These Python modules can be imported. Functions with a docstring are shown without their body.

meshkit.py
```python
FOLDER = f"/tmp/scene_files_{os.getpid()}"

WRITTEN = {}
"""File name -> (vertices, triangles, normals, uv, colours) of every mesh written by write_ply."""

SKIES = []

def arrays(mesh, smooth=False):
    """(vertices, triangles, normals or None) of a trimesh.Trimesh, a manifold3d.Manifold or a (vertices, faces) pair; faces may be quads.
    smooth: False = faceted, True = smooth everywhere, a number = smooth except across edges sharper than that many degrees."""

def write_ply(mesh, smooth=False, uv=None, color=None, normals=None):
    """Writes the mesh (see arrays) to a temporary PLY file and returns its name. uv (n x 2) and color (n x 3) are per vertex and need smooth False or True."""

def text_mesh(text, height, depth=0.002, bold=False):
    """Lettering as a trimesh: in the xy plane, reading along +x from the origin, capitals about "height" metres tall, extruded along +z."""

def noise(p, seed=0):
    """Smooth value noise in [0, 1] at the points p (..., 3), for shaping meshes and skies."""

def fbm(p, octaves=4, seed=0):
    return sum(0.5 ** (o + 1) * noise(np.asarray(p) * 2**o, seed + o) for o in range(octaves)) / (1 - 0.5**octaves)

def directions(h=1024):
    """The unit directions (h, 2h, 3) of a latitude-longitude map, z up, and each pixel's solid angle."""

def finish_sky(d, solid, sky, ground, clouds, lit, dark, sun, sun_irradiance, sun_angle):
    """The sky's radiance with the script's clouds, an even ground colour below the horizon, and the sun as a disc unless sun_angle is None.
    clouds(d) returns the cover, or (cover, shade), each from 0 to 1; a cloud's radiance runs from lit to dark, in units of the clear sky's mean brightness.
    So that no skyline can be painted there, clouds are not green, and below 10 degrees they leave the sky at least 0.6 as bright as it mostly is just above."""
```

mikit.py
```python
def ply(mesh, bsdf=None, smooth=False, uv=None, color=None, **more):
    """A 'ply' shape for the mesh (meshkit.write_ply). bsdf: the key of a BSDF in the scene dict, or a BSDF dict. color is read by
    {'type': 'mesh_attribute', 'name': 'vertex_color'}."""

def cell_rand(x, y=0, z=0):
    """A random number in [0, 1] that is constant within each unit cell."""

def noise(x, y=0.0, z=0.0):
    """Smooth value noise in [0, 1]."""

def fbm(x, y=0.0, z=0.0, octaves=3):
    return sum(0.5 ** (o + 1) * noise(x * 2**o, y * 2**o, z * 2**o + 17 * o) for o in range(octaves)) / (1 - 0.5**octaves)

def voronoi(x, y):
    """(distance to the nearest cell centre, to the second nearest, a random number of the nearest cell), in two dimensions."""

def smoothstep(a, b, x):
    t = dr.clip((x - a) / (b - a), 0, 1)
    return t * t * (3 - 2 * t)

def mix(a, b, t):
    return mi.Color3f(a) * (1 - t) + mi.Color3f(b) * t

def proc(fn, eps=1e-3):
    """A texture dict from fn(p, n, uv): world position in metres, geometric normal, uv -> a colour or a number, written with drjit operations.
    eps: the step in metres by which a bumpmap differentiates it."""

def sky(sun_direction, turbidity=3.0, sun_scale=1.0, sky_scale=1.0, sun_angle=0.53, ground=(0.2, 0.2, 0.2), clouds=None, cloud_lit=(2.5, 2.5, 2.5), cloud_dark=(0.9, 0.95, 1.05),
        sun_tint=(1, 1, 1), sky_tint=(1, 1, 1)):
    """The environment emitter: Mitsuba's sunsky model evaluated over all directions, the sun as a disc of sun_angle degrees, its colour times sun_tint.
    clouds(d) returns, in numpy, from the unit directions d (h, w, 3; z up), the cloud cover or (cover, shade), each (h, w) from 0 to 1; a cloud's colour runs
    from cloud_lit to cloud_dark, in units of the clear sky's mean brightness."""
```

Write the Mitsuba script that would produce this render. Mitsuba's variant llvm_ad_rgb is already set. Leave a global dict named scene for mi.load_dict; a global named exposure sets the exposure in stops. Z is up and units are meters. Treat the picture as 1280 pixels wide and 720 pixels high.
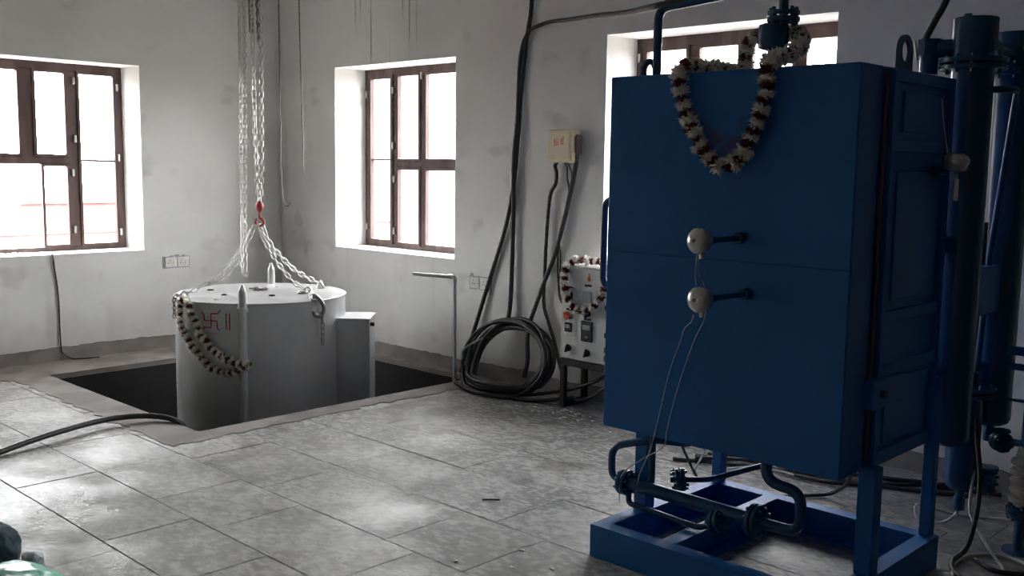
import math, random
import numpy as np, trimesh, drjit as dr, mitsuba as mi, mikit, meshkit
from shapely.geometry import Polygon, box as sbox, LineString
from shapely.ops import unary_union
from shapely import affinity

T = mi.ScalarTransform4f
rng = random.Random(7)
nrng = np.random.default_rng(7)
scene, labels = {}, {}

# ------------------------------------------------------------------ camera, sky, exposure
CX, CY, CZ, YAW, PITCH, ROLL, FPX = 7.6003, -4.9871, 1.5, -0.7651, -0.1206, 0.0142, 1262.92
_fw = np.array([math.cos(PITCH) * math.sin(YAW), math.cos(PITCH) * math.cos(YAW), math.sin(PITCH)])
_r = np.array([math.cos(YAW), -math.sin(YAW), 0.0])
_u = np.cross(_r, _fw)
_up = _u * math.cos(ROLL) - _r * math.sin(ROLL)
scene['camera'] = {'type': 'perspective', 'fov_axis': 'x', 'fov': 2 * math.degrees(math.atan(640 / FPX)), 'near_clip': 0.05, 'far_clip': 500.0,
                   'to_world': T().look_at(origin=[CX, CY, CZ], target=[CX + _fw[0], CY + _fw[1], CZ + _fw[2]], up=_up.tolist())}
exposure = 6.72


def overcast(d):
    n = meshkit.fbm(d * np.array([2.2, 2.2, 5.0]) + 3.1, 4)
    return np.ones(d.shape[:2]), np.clip((n - 0.35) * 1.2, 0, 1)


scene['sky'] = mikit.sky((-0.5, 0.5, 0.75), turbidity=6.0, sun_scale=0.0, sky_scale=1.0, ground=(0.32, 0.3, 0.28), clouds=overcast,
                         cloud_lit=(1.5, 1.5, 1.5), cloud_dark=(1.25, 1.27, 1.3))

# ------------------------------------------------------------------ materials
noise, fbm, voronoi, sstep, mix, cellr = mikit.noise, mikit.fbm, mikit.voronoi, mikit.smoothstep, mikit.mix, mikit.cell_rand


def pr(color, rough=0.5, metal=0.0, spec=0.5, **k):
    c = color if isinstance(color, dict) else {'type': 'rgb', 'value': list(color)}
    return {'type': 'twosided', 'bsdf': {'type': 'principled', 'base_color': c, 'roughness': rough, 'metallic': metal, 'specular': spec, **k}}


def bumped(inner, fn, scale, eps=1e-3):
    return {'type': 'twosided', 'bsdf': {'type': 'bumpmap', 'arbitrary': mikit.proc(fn, eps), 'scale': scale, 'bsdf': inner['bsdf']}}


def wall_color(p, n, uv):
    a = fbm(p.x * 1.1 + p.y * 0.9, p.z * 1.3, p.y * 0.7, octaves=4)
    streak = fbm((p.x + p.y) * 9.0, p.z * 0.7, 3.0, octaves=3)
    c = mix((0.75, 0.75, 0.73), (0.66, 0.66, 0.64), sstep(0.35, 0.75, a))
    c = mix(c, (0.45, 0.45, 0.43), sstep(0.62, 0.85, streak) * 0.35 * sstep(1.6, 0.2, p.z))
    # smudges and scuffs
    sm = fbm((p.x - p.y) * 4.0, p.z * 5.0, 8.0, octaves=3)
    c = mix(c, (0.50, 0.49, 0.47), sstep(0.68, 0.85, sm) * 0.5)
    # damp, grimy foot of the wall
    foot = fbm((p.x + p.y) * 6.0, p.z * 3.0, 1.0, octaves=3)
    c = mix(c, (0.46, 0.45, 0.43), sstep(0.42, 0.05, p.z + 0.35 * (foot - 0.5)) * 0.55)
    # rain-stain drips above the back window
    on_back = sstep(-0.05, -0.03, p.y)
    top = sstep(0.95, 1.05, p.x) * sstep(1.95, 1.7, p.x) * sstep(2.22, 2.5, p.z + 0.75 * (noise(p.x * 31.0, 4.0, 0.0) - 0.5)) * on_back
    drip = sstep(0.70, 0.84, noise(p.x * 75.0 + 0.8 * noise(p.z * 3.0, 1.0, 0.0), p.z * 0.5, 2.0))
    return mix(c, (0.16, 0.15, 0.14), dr.clip(drip * top, 0, 1) * 0.75)


def wall_bump(p, n, uv):
    return fbm((p.x + p.y) * 14.0, p.z * 14.0, p.y * 3.0, octaves=3)


scene['mat_wall'] = bumped(pr(mikit.proc(wall_color), 0.85, spec=0.2), wall_bump, 0.004)


def cement_color(p, n, uv):
    a = fbm(p.x * 5.0, p.y * 5.0, p.z * 5.0, octaves=4)
    b = noise(p.x * 60.0, p.y * 60.0, p.z * 60.0)
    c = mix((0.235, 0.215, 0.20), (0.165, 0.153, 0.145), sstep(0.3, 0.7, a))
    return mix(c, (0.30, 0.29, 0.27), sstep(0.75, 0.95, b) * 0.4)


def cement_bump(p, n, uv):
    return fbm(p.x * 18.0, p.y * 18.0, p.z * 18.0, octaves=3)


scene['mat_cement'] = bumped(pr(mikit.proc(cement_color), 0.7, spec=0.35), cement_bump, 0.006)
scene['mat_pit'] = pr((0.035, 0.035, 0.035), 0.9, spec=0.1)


def slate(tone, seed):
    tn = lambda *c: tuple(float(v * tone) for v in c)

    def color(p, n, uv):
        a = fbm(p.x * 2.2, p.y * 2.2, 3.0, octaves=5)
        b = fbm(p.x * 34.0 + seed, p.y * 52.0, seed, octaves=3)
        c = mix(tn(0.29, 0.29, 0.28), tn(0.20, 0.20, 0.195), sstep(0.3, 0.72, a))
        c = mix(c, tn(0.40, 0.40, 0.385), sstep(0.48, 0.72, b) * 0.55)
        c = mix(c, tn(0.13, 0.13, 0.125), sstep(0.46, 0.28, b) * 0.45)
        return mix(c, (0.10, 0.095, 0.09), sstep(0.60, 0.76, fbm(p.x * 3.2, p.y * 3.2, 9.0, octaves=5)) * 0.5)

    def rough(p, n, uv):
        return 0.36 + 0.22 * sstep(0.35, 0.7, fbm(p.x * 3.0, p.y * 3.0, 3.0, octaves=3))

    return color, rough


def slate_bump(p, n, uv):
    # cleft stone: layered scales stretched along the slab
    a = fbm(p.x * 85.0 + p.y * 20.0, p.y * 150.0, 0.0, octaves=2)
    w = sstep(0.36, 0.62, fbm(p.x * 1.7, p.y * 1.7, 11.0, octaves=2))
    return a * (0.4 + 0.6 * w)


for k, tone in enumerate((1.1, 1.02, 1.18)):
    col, rgh = slate(tone, 3.0 + 7 * k)
    scene[f'mat_slate_{k}'] = bumped(pr(mikit.proc(col), mikit.proc(rgh), spec=0.42), slate_bump, 0.0052)


def blue_color(p, n, uv):
    a = fbm(p.x * 3.0, p.y * 3.0, p.z * 3.0, octaves=4)
    b = noise(p.x * 40.0, p.y * 40.0, p.z * 40.0)
    c = mix((0.012, 0.125, 0.40), (0.010, 0.108, 0.345), sstep(0.3, 0.7, a))
    return mix(c, (0.03, 0.11, 0.24), sstep(0.85, 0.97, b) * 0.4)


scene['mat_blue'] = pr(mikit.proc(blue_color), 0.45, spec=0.4)
scene['mat_blue_gloss'] = pr((0.008, 0.055, 0.135), 0.28, spec=0.5)


def door_color(p, n, uv):
    c = blue_color(p, n, uv)
    # faint smear of red powder on the sheet
    d = fbm(p.x * 30.0, p.z * 30.0, 2.0, octaves=3)
    u, v = (p.x - 5.66) / 0.085, (p.z - 1.595) / 0.06
    m = sstep(1.0, 0.25, dr.abs(v - 0.9 * dr.abs(u) + 0.35)) * sstep(1.1, 0.7, dr.abs(u)) * sstep(0.3, 0.65, d)
    return mix(c, (0.10, 0.035, 0.10), m * 0.7)


scene['mat_door'] = pr(mikit.proc(door_color), 0.48, spec=0.4)


def tank_color(p, n, uv):
    a = fbm(p.x * 4.0, p.y * 4.0, p.z * 2.0, octaves=4)
    return mix((0.52, 0.525, 0.53), (0.44, 0.445, 0.45), sstep(0.3, 0.7, a))


scene['mat_tank'] = pr(mikit.proc(tank_color), 0.42, metal=0.35, spec=0.5)
scene['mat_steel'] = pr((0.62, 0.62, 0.61), 0.3, metal=0.9)
scene['mat_chain'] = pr((0.62, 0.62, 0.60), 0.3, metal=0.9)
scene['mat_dark_chain'] = pr((0.17, 0.165, 0.16), 0.5, metal=0.6)
scene['mat_iron'] = pr((0.30, 0.30, 0.295), 0.4, metal=0.7)
scene['mat_red'] = pr((0.42, 0.045, 0.055), 0.5)
scene['mat_red_powder'] = pr((0.42, 0.06, 0.045), 0.9, spec=0.1)
scene['mat_smear'] = pr((0.56, 0.33, 0.24), 0.9, spec=0.1)
scene['mat_gland'] = pr((0.14, 0.10, 0.10), 0.6)
scene['mat_orange'] = pr((0.70, 0.17, 0.08), 0.8, spec=0.1)
scene['mat_rubber'] = pr((0.034, 0.034, 0.036), 0.45, spec=0.4)
scene['mat_black'] = pr((0.018, 0.018, 0.019), 0.5)
scene['mat_dark_hole'] = pr((0.02, 0.02, 0.02), 0.9, spec=0.1)


def frame_color(p, n, uv):
    a = fbm((p.x + p.y) * 12.0, p.z * 3.0, 4.0, octaves=3)
    return mix((0.085, 0.05, 0.045), (0.13, 0.085, 0.08), sstep(0.35, 0.7, a))


scene['mat_frame'] = pr(mikit.proc(frame_color), 0.55)
scene['mat_glass'] = {'type': 'thindielectric', 'int_ior': 1.5, 'ext_ior': 1.0}
scene['mat_cream'] = pr((0.70, 0.60, 0.43), 0.5)
scene['mat_panel'] = pr((0.56, 0.56, 0.54), 0.5)
scene['mat_white_plastic'] = pr((0.66, 0.65, 0.62), 0.45)
scene['mat_grey_plastic'] = pr((0.30, 0.31, 0.33), 0.4)
scene['mat_white_petal'] = {'type': 'twosided', 'bsdf': {'type': 'diffuse', 'reflectance': {'type': 'rgb', 'value': [0.88, 0.86, 0.79]}}}
scene['mat_red_petal'] = {'type': 'twosided', 'bsdf': {'type': 'diffuse', 'reflectance': {'type': 'rgb', 'value': [0.13, 0.035, 0.035]}}}
scene['mat_silver'] = pr((0.56, 0.55, 0.52), 0.28, metal=0.95)
scene['mat_rope'] = pr((0.13, 0.10, 0.085), 0.9, spec=0.1)
scene['mat_grey_wire'] = pr((0.42, 0.43, 0.44), 0.5)
scene['mat_tube'] = pr((0.62, 0.62, 0.60), 0.35)
scene['mat_ribbed'] = pr((0.40, 0.37, 0.30), 0.55)
scene['mat_bag'] = {'type': 'twosided', 'bsdf': {'type': 'principled', 'base_color': {'type': 'rgb', 'value': [0.13, 0.46, 0.34]}, 'roughness': 0.28, 'specular': 0.6}}
scene['mat_rag'] = pr((0.03, 0.06, 0.075), 0.8)
scene['mat_pale_scrap'] = pr((0.45, 0.50, 0.55), 0.6)


def facade_color(p, n, uv):
    a = fbm(p.x * 0.8, p.y * 0.8, p.z * 2.0, octaves=3)
    return mix((0.27, 0.145, 0.14), (0.22, 0.115, 0.11), sstep(0.3, 0.7, a))


scene['mat_facade'] = pr(mikit.proc(facade_color), 0.9, spec=0.1)
scene['mat_coping'] = pr((0.24, 0.19, 0.185), 0.9, spec=0.1)
scene['mat_ceiling'] = pr((0.55, 0.55, 0.53), 0.9, spec=0.1)

# ------------------------------------------------------------------ helpers
PLIES = {}


def tag(key, label=None, cat=None, group=None, kind=None):
    d = labels.setdefault(key, {})
    if label: d['label'] = label
    if cat: d['category'] = cat
    if group: d['group'] = group
    if kind: d['kind'] = kind
    return key


def free(key):
    if key not in scene and key not in labels and not any(k.startswith(key + '__') for k in scene):
        return key
    i = 1
    while f'{key}_{i:03d}' in scene or f'{key}_{i:03d}' in labels or any(k.startswith(f'{key}_{i:03d}__') for k in scene):
        i += 1
    return f'{key}_{i:03d}'


COUNT = {}


def obj(name, mesh, mat, parent=None, smooth=False, tw=None):
    base = (parent + '__' if parent else '') + name
    if parent:                      # fast numbering for parts
        n = COUNT.get(base, 0); COUNT[base] = n + 1
        key = base if n == 0 else f'{base}_{n:03d}'
    else:
        key = free(base)
    if isinstance(mesh, dict):
        scene[key] = dict(mesh)
    else:
        scene[key] = mikit.ply(mesh, mat, smooth=smooth)
    if tw is not None:
        scene[key]['to_world'] = tw
    return key


def thing(name, label, cat, group=None):
    return tag(free(name), label, cat, group)


def cat(*ms):
    out = []
    for m in ms:
        out += m if isinstance(m, (list, tuple)) else [m]
    return trimesh.util.concatenate(out)


def bx(x0, x1, y0, y1, z0, z1, bev=0.0):
    if bev <= 0:
        m = trimesh.creation.box(extents=(x1 - x0, y1 - y0, z1 - z0))
        m.apply_translation(((x0 + x1) / 2, (y0 + y1) / 2, (z0 + z1) / 2))
        return m
    P = []
    for sx, x in ((1, x0), (-1, x1)):
        for sy, y in ((1, y0), (-1, y1)):
            for sz, z in ((1, z0), (-1, z1)):
                P += [(x + sx * bev, y + sy * bev, z), (x + sx * bev, y, z + sz * bev), (x, y + sy * bev, z + sz * bev)]
    return trimesh.convex.convex_hull(np.array(P))


def frame_of(d):
    d = np.asarray(d, float); d = d / np.linalg.norm(d)
    a = np.array([0, 0, 1.0]) if abs(d[2]) < 0.9 else np.array([1.0, 0, 0])
    x = np.cross(a, d); x /= np.linalg.norm(x)
    M = np.eye(4); M[:3, 0], M[:3, 1], M[:3, 2] = x, np.cross(d, x), d
    return M


def cyl(a, b, r, sides=20, r2=None):
    a, b = np.asarray(a, float), np.asarray(b, float)
    L = np.linalg.norm(b - a)
    m = lathe([(0, 0), (r, 0), (r if r2 is None else r2, L), (0, L)], sides)
    M = frame_of(b - a); M[:3, 3] = a
    m.apply_transform(M)
    return m


def lathe(profile, sides=32):
    """profile: (radius, z) list, closed at radius 0, built along +z, wound outward for a profile that runs upward."""
    prof = np.array(profile, float)
    V, rows = [], []
    for r, z in prof:
        if r < 1e-9:
            rows.append([len(V)]); V.append((0, 0, z))
        else:
            rows.append(list(range(len(V), len(V) + sides)))
            V += [(r * math.cos(2 * math.pi * k / sides), r * math.sin(2 * math.pi * k / sides), z) for k in range(sides)]
    F = []
    for A, B in zip(rows[:-1], rows[1:]):
        for k in range(sides):
            k2 = (k + 1) % sides
            if len(A) == 1 and len(B) == 1: continue
            if len(A) == 1: F.append((A[0], B[k2], B[k]))
            elif len(B) == 1: F.append((A[k], A[k2], B[0]))
            else: F += [(A[k], A[k2], B[k2]), (A[k], B[k2], B[k])]
    return trimesh.Trimesh(np.array(V), np.array(F), process=False)


def smooth_path(pts, step=0.02):
    """Catmull-Rom through the points, resampled evenly."""
    P = np.array(pts, float)
    Q = np.vstack([2 * P[0] - P[1], P, 2 * P[-1] - P[-2]])
    out = []
    for i in range(1, len(Q) - 2):
        p0, p1, p2, p3 = Q[i - 1:i + 3]
        n = max(2, int(np.linalg.norm(p2 - p1) / step))
        t = np.linspace(0, 1, n, endpoint=False)[:, None]
        out.append(0.5 * (2 * p1 + (p2 - p0) * t + (2 * p0 - 5 * p1 + 4 * p2 - p3) * t**2 + (3 * p1 - p0 - 3 * p2 + p3) * t**3))
    out.append(P[-1:])
    return np.vstack(out)


def fillet_path(pts, r, n=6):
    """Straight pipe runs with rounded bends of radius r."""
    P = [np.array(p, float) for p in pts]
    out = [P[0]]
    for a, b, c in zip(P[:-2], P[1:-1], P[2:]):
        u, v = a - b, c - b
        rr = min(r, 0.49 * np.linalg.norm(u), 0.49 * np.linalg.norm(v))
        s, e = b + u / np.linalg.norm(u) * rr, b + v / np.linalg.norm(v) * rr
        for t in np.linspace(0, 1, n + 1):
            out.append((1 - t)**2 * s + 2 * t * (1 - t) * b + t * t * e)
    out.append(P[-1])
    return np.array(out)


def tube(path, r, sides=10):
    P = np.array(path, float)
    keep = np.r_[True, np.linalg.norm(np.diff(P, axis=0), axis=1) > 1e-6]
    P = P[keep]
    t = np.gradient(P, axis=0); t /= np.linalg.norm(t, axis=1)[:, None]
    x = frame_of(t[0])[:3, 0]
    V = []
    ang = np.arange(sides) * 2 * math.pi / sides
    for p, d in zip(P, t):
        x = x - d * (x @ d); x /= np.linalg.norm(x)
        y = np.cross(d, x)
        V.append(p + r * (np.cos(ang)[:, None] * x + np.sin(ang)[:, None] * y))
    n = len(P)
    V = np.vstack(V + [P[:1], P[-1:]])
    F = []
    for i in range(n - 1):
        for k in range(sides):
            a, b = i * sides + k, i * sides + (k + 1) % sides
            F += [(a, b, b + sides), (a, b + sides, a + sides)]
    for k in range(sides):
        F.append((n * sides, (k + 1) % sides, k))
        F.append((n * sides + 1, (n - 1) * sides + k, (n - 1) * sides + (k + 1) % sides))
    return trimesh.Trimesh(V, np.array(F), process=False)


def ring_tube(center, R, r, normal=(0, 0, 1), sides=10, n=32, stretch=(1, 1)):
    M = frame_of(normal)
    a = np.arange(n) * 2 * math.pi / n
    V, F = [], []
    for i, t in enumerate(a):
        for k in range(sides):
            s = 2 * math.pi * k / sides
            rr = R + r * math.cos(s)
            V.append((rr * math.cos(t) * stretch[0], rr * math.sin(t) * stretch[1], r * math.sin(s)))
    for i in range(n):
        for k in range(sides):
            p, q = i * sides + k, i * sides + (k + 1) % sides
            p2, q2 = ((i + 1) % n) * sides + k, ((i + 1) % n) * sides + (k + 1) % sides
            F += [(p, p2, q2), (p, q2, q)]
    m = trimesh.Trimesh(np.array(V), np.array(F), process=False)
    M[:3, 3] = center
    m.apply_transform(M)
    return m


def plate(poly, depth, origin, u, v):
    """A shapely polygon in the plane (u, v) at origin, extruded by depth along u x v."""
    polys = getattr(poly, 'geoms', [poly])
    ms = [trimesh.creation.extrude_polygon(g, depth, engine='earcut') for g in polys]
    m = trimesh.util.concatenate(ms)
    u, v = np.array(u, float), np.array(v, float)
    M = np.eye(4); M[:3, 0], M[:3, 1], M[:3, 2], M[:3, 3] = u, v, np.cross(u, v), origin
    m.apply_transform(M)
    return m


def rot_to(m, axis, angle, about):
    m = m.copy()
    m.apply_transform(trimesh.transformations.rotation_matrix(angle, axis, about))
    return m


# ------------------------------------------------------------------ the room
XW, YW, H = 10.6, -8.2, 4.1
WT = 0.42                                     # wall thickness
W1 = (-2.715, -1.267, 0.797, 2.2245)          # y0 y1 z0 z1 (left wall)
W2 = (0.79, 2.228, 0.8167, 2.2644)            # x0 x1 z0 z1 (back wall)
W3 = (3.595, 5.109, 0.83, 2.308)


def struct(name, mesh, mat, label, cat_, smooth=False):
    k = obj(name, mesh, mat, None, smooth)
    return tag(k, label, cat_, kind='structure')


back = sbox(-WT, -0.3, XW + WT, H).difference(sbox(W2[0], W2[2], W2[1], W2[3])).difference(sbox(W3[0], W3[2], W3[1], W3[3]))
struct('wall_back', plate(back, -WT, (0, 0, 0), (1, 0, 0), (0, 0, 1)), 'mat_wall', 'whitewashed grey back wall with two deep set windows', 'wall')
left = sbox(YW - WT, -0.3, 0, H).difference(sbox(W1[0], W1[2], W1[1], W1[3]))
struct('wall_left', plate(left, -WT, (0, 0, 0), (0, 1, 0), (0, 0, 1)), 'mat_wall', 'whitewashed grey left wall with a wide window', 'wall')
struct('wall_right', bx(XW, XW + WT, YW - WT, WT, -0.3, H), 'mat_cement', 'bare cement wall at the right end of the room', 'wall')
struct('wall_front', bx(-WT, XW + WT, YW - WT, YW, -0.3, H), 'mat_wall', 'whitewashed wall behind the viewer', 'wall')
struct('ceiling', bx(-WT, XW + WT, YW - WT, WT, H, H + 0.2), 'mat_ceiling', 'plain plastered ceiling', 'ceiling')

PIT = (0.489, 2.5435, -2.229, -0.092)         # x0 x1 y0 y1
PITZ = -1.15
pit_poly = sbox(PIT[0], PIT[2], PIT[1], PIT[3])
floor_poly = sbox(-WT, YW - WT, XW + WT, WT).difference(pit_poly)
struct('floor', plate(floor_poly, 0.03, (0, 0, -0.0335), (1, 0, 0), (0, 1, 0)),
       'mat_cement', 'stone slab floor with a square pit in the far corner', 'floor')
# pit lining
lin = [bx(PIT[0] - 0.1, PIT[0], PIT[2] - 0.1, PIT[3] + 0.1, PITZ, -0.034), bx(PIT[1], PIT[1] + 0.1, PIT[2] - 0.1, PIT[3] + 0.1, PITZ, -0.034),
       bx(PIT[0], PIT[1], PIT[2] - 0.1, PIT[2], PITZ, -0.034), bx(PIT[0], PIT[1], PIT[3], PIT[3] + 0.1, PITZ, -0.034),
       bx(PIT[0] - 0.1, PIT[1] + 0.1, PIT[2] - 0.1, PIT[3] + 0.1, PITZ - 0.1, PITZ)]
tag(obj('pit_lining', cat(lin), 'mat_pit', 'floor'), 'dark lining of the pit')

# cement screed and curb round the pit, ragged where it meets the slabs
def ragged(x0, x1, y0, y1, amp, seed):
    r = np.random.default_rng(seed)
    pts = []
    for (ax, ay), (bx_, by_) in (((x0, y0), (x1, y0)), ((x1, y0), (x1, y1)), ((x1, y1), (x0, y1)), ((x0, y1), (x0, y0))):
        n = max(3, int(math.hypot(bx_ - ax, by_ - ay) / 0.07))
        for i in range(n):
            t = i / n
            pts.append((ax + (bx_ - ax) * t + r.normal(0, amp), ay + (by_ - ay) * t + r.normal(0, amp)))
    return Polygon(pts).buffer(0)


screed = unary_union([ragged(0.0, 2.71, -2.47, 0.0, 0.014, 3), ragged(0.0, 0.46, -8.0, -2.3, 0.014, 4)])
screed = screed.intersection(sbox(0.0, YW, 6, 0.0)).difference(pit_poly)
tag(obj('pit_curb', plate(screed, 0.018, (0, 0, -0.014), (1, 0, 0), (0, 1, 0)), 'mat_cement', 'floor'), 'brownish cement border round the pit')

# stone slabs, in rows along x
rows = [-8.2, -7.75, -7.3, -6.86, -6.42, -5.97, -5.53, -5.09, -4.65, -4.21, -3.77, -3.325, -2.94, -2.51, -2.05, -1.625, -1.19, -0.76, -0.33, 0.0]
fixed = {13: [3.63, 4.53, 4.985, 5.55], 14: [4.22, 4.7, 5.35], 15: [3.115, 4.05, 4.72, 5.3], 11: [2.03, 2.87, 3.78, 4.35], 12: [1.75, 2.3, 2.87, 3.45, 3.95, 4.72], 10: [2.55, 3.06, 3.9, 4.6]}
slab_area = sbox(0.40, YW, XW, 0.0).difference(sbox(-1, -2.40, 2.64, 1))
SLABS = {}
for i, (y0, y1) in enumerate(zip(rows[:-1], rows[1:])):
    xs = [0.40]
    for x in fixed.get(i, []):
        if x - xs[-1] > 1.0:
            n = int((x - xs[-1]) / 0.62)
            for k in range(1, n + 1):
                if k < n: xs.append(xs[-1] + (x - xs[-1]) / (n - k + 1))
        xs.append(x)
    while xs[-1] < XW - 0.4:
        xs.append(xs[-1] + rng.choice((0.45, 0.6, 0.75, 0.9)))
    xs[-1] = XW
    for x0, x1 in zip(xs[:-1], xs[1:]):
        if x1 > 9.0 or y0 < -6.5:
            continue
        g = 0.0009
        piece = sbox(x0 + g, y0 + g, x1 - g, y1 - g).intersection(slab_area)
        if piece.is_empty or piece.area < 0.004:
            continue
        piece = max(getattr(piece, 'geoms', [piece]), key=lambda q: q.area)
        a, b, c, d = piece.bounds
        m = bx(a, c, b, d, -0.03, 0.0, 0.002) if piece.area > 0.98 * (c - a) * (d - b) else plate(piece, 0.03, (0, 0, -0.03), (1, 0, 0), (0, 1, 0))
        v = m.vertices.copy()
        tx, ty = nrng.normal(0, 0.0014, 2)
        v[:, 2] += (v[:, 0] - (a + c) / 2) * tx + (v[:, 1] - (b + d) / 2) * ty + nrng.normal(0, 0.0007)
        m.vertices = v
        obj('stone_slab', m, f'mat_slate_{rng.randrange(3)}', 'floor')

# rough cement skirting along the two walls in view
def skirt(a, b, seed, h=0.095):
    r = np.random.default_rng(seed)
    n = int(abs(b - a) / 0.05)
    xs = np.linspace(a, b, n)
    tops = h + meshkit.fbm(np.c_[xs * 3.0, xs * 0, xs * 0 + seed], 3) * 0.03 - 0.015 + r.normal(0, 0.0035, n)
    return Polygon([(a, -0.01)] + list(zip(xs, tops)) + [(b, -0.01)])


struct('baseboard_back', plate(skirt(0.0, XW, 5), 0.010, (0, 0, 0), (1, 0, 0), (0, 0, 1)), 'mat_cement', 'ragged brown cement skirting at the foot of the back wall', 'skirting')
struct('baseboard_left', plate(skirt(YW, 0.0, 6), 0.010, (0, 0, 0), (0, 1, 0), (0, 0, 1)),
       'mat_cement', 'ragged brown cement skirting at the foot of the left wall', 'skirting')


# ------------------------------------------------------------------ windows
def window(name, label, w, h, place, scheme):
    """Built in local (u along the wall, v up, d outward); place maps them to the world."""
    k = tag(name, label, 'window', kind='structure')

    def put(m):
        m = m.copy(); m.apply_transform(place)
        return m
    bar = []
    D0, D1 = 0.0, 0.055
    S = scheme
    fo = S['outer']
    frame = sbox(0, 0, w, h).difference(sbox(fo[0], fo[2], w - fo[1], h - fo[3]))
    obj('window_frame', put(plate(frame, D1, (0, 0, 0), (1, 0, 0), (0, 1, 0))), 'mat_frame', k)
    for (u0, u1, v0, v1) in S['bars']:
        obj('mullion', put(bx(u0, u1, v0, v1, D0 + 0.004, D1 - 0.004, 0.004)), 'mat_frame', k)
    for (u0, u1, v0, v1) in S['panes']:
        g = trimesh.Trimesh(np.array([(u0, v0, 0.03), (u1, v0, 0.03), (u1, v1, 0.03), (u0, v1, 0.03)], float), np.array([(0, 1, 2), (0, 2, 3)]), process=False)
        obj('pane', put(g), 'mat_glass', k)
    # casement sash round a pane, with rounded-in corners
    for (u0, u1, v0, v1, t) in S['sashes']:
        s = sbox(u0, v0, u1, v1).difference(sbox(u0 + t, v0 + t, u1 - t, v1 - t).buffer(-0.012).buffer(0.012))
        obj('sash', put(plate(s, 0.03, (0, 0, -0.008), (1, 0, 0), (0, 1, 0))), 'mat_frame', k)
    for (u, v) in S['hinges']:
        obj('hinge', put(bx(u - 0.009, u + 0.009, v - 0.028, v + 0.028, -0.022, 0.002, 0.003)), 'mat_steel', k)
    return k


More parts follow.
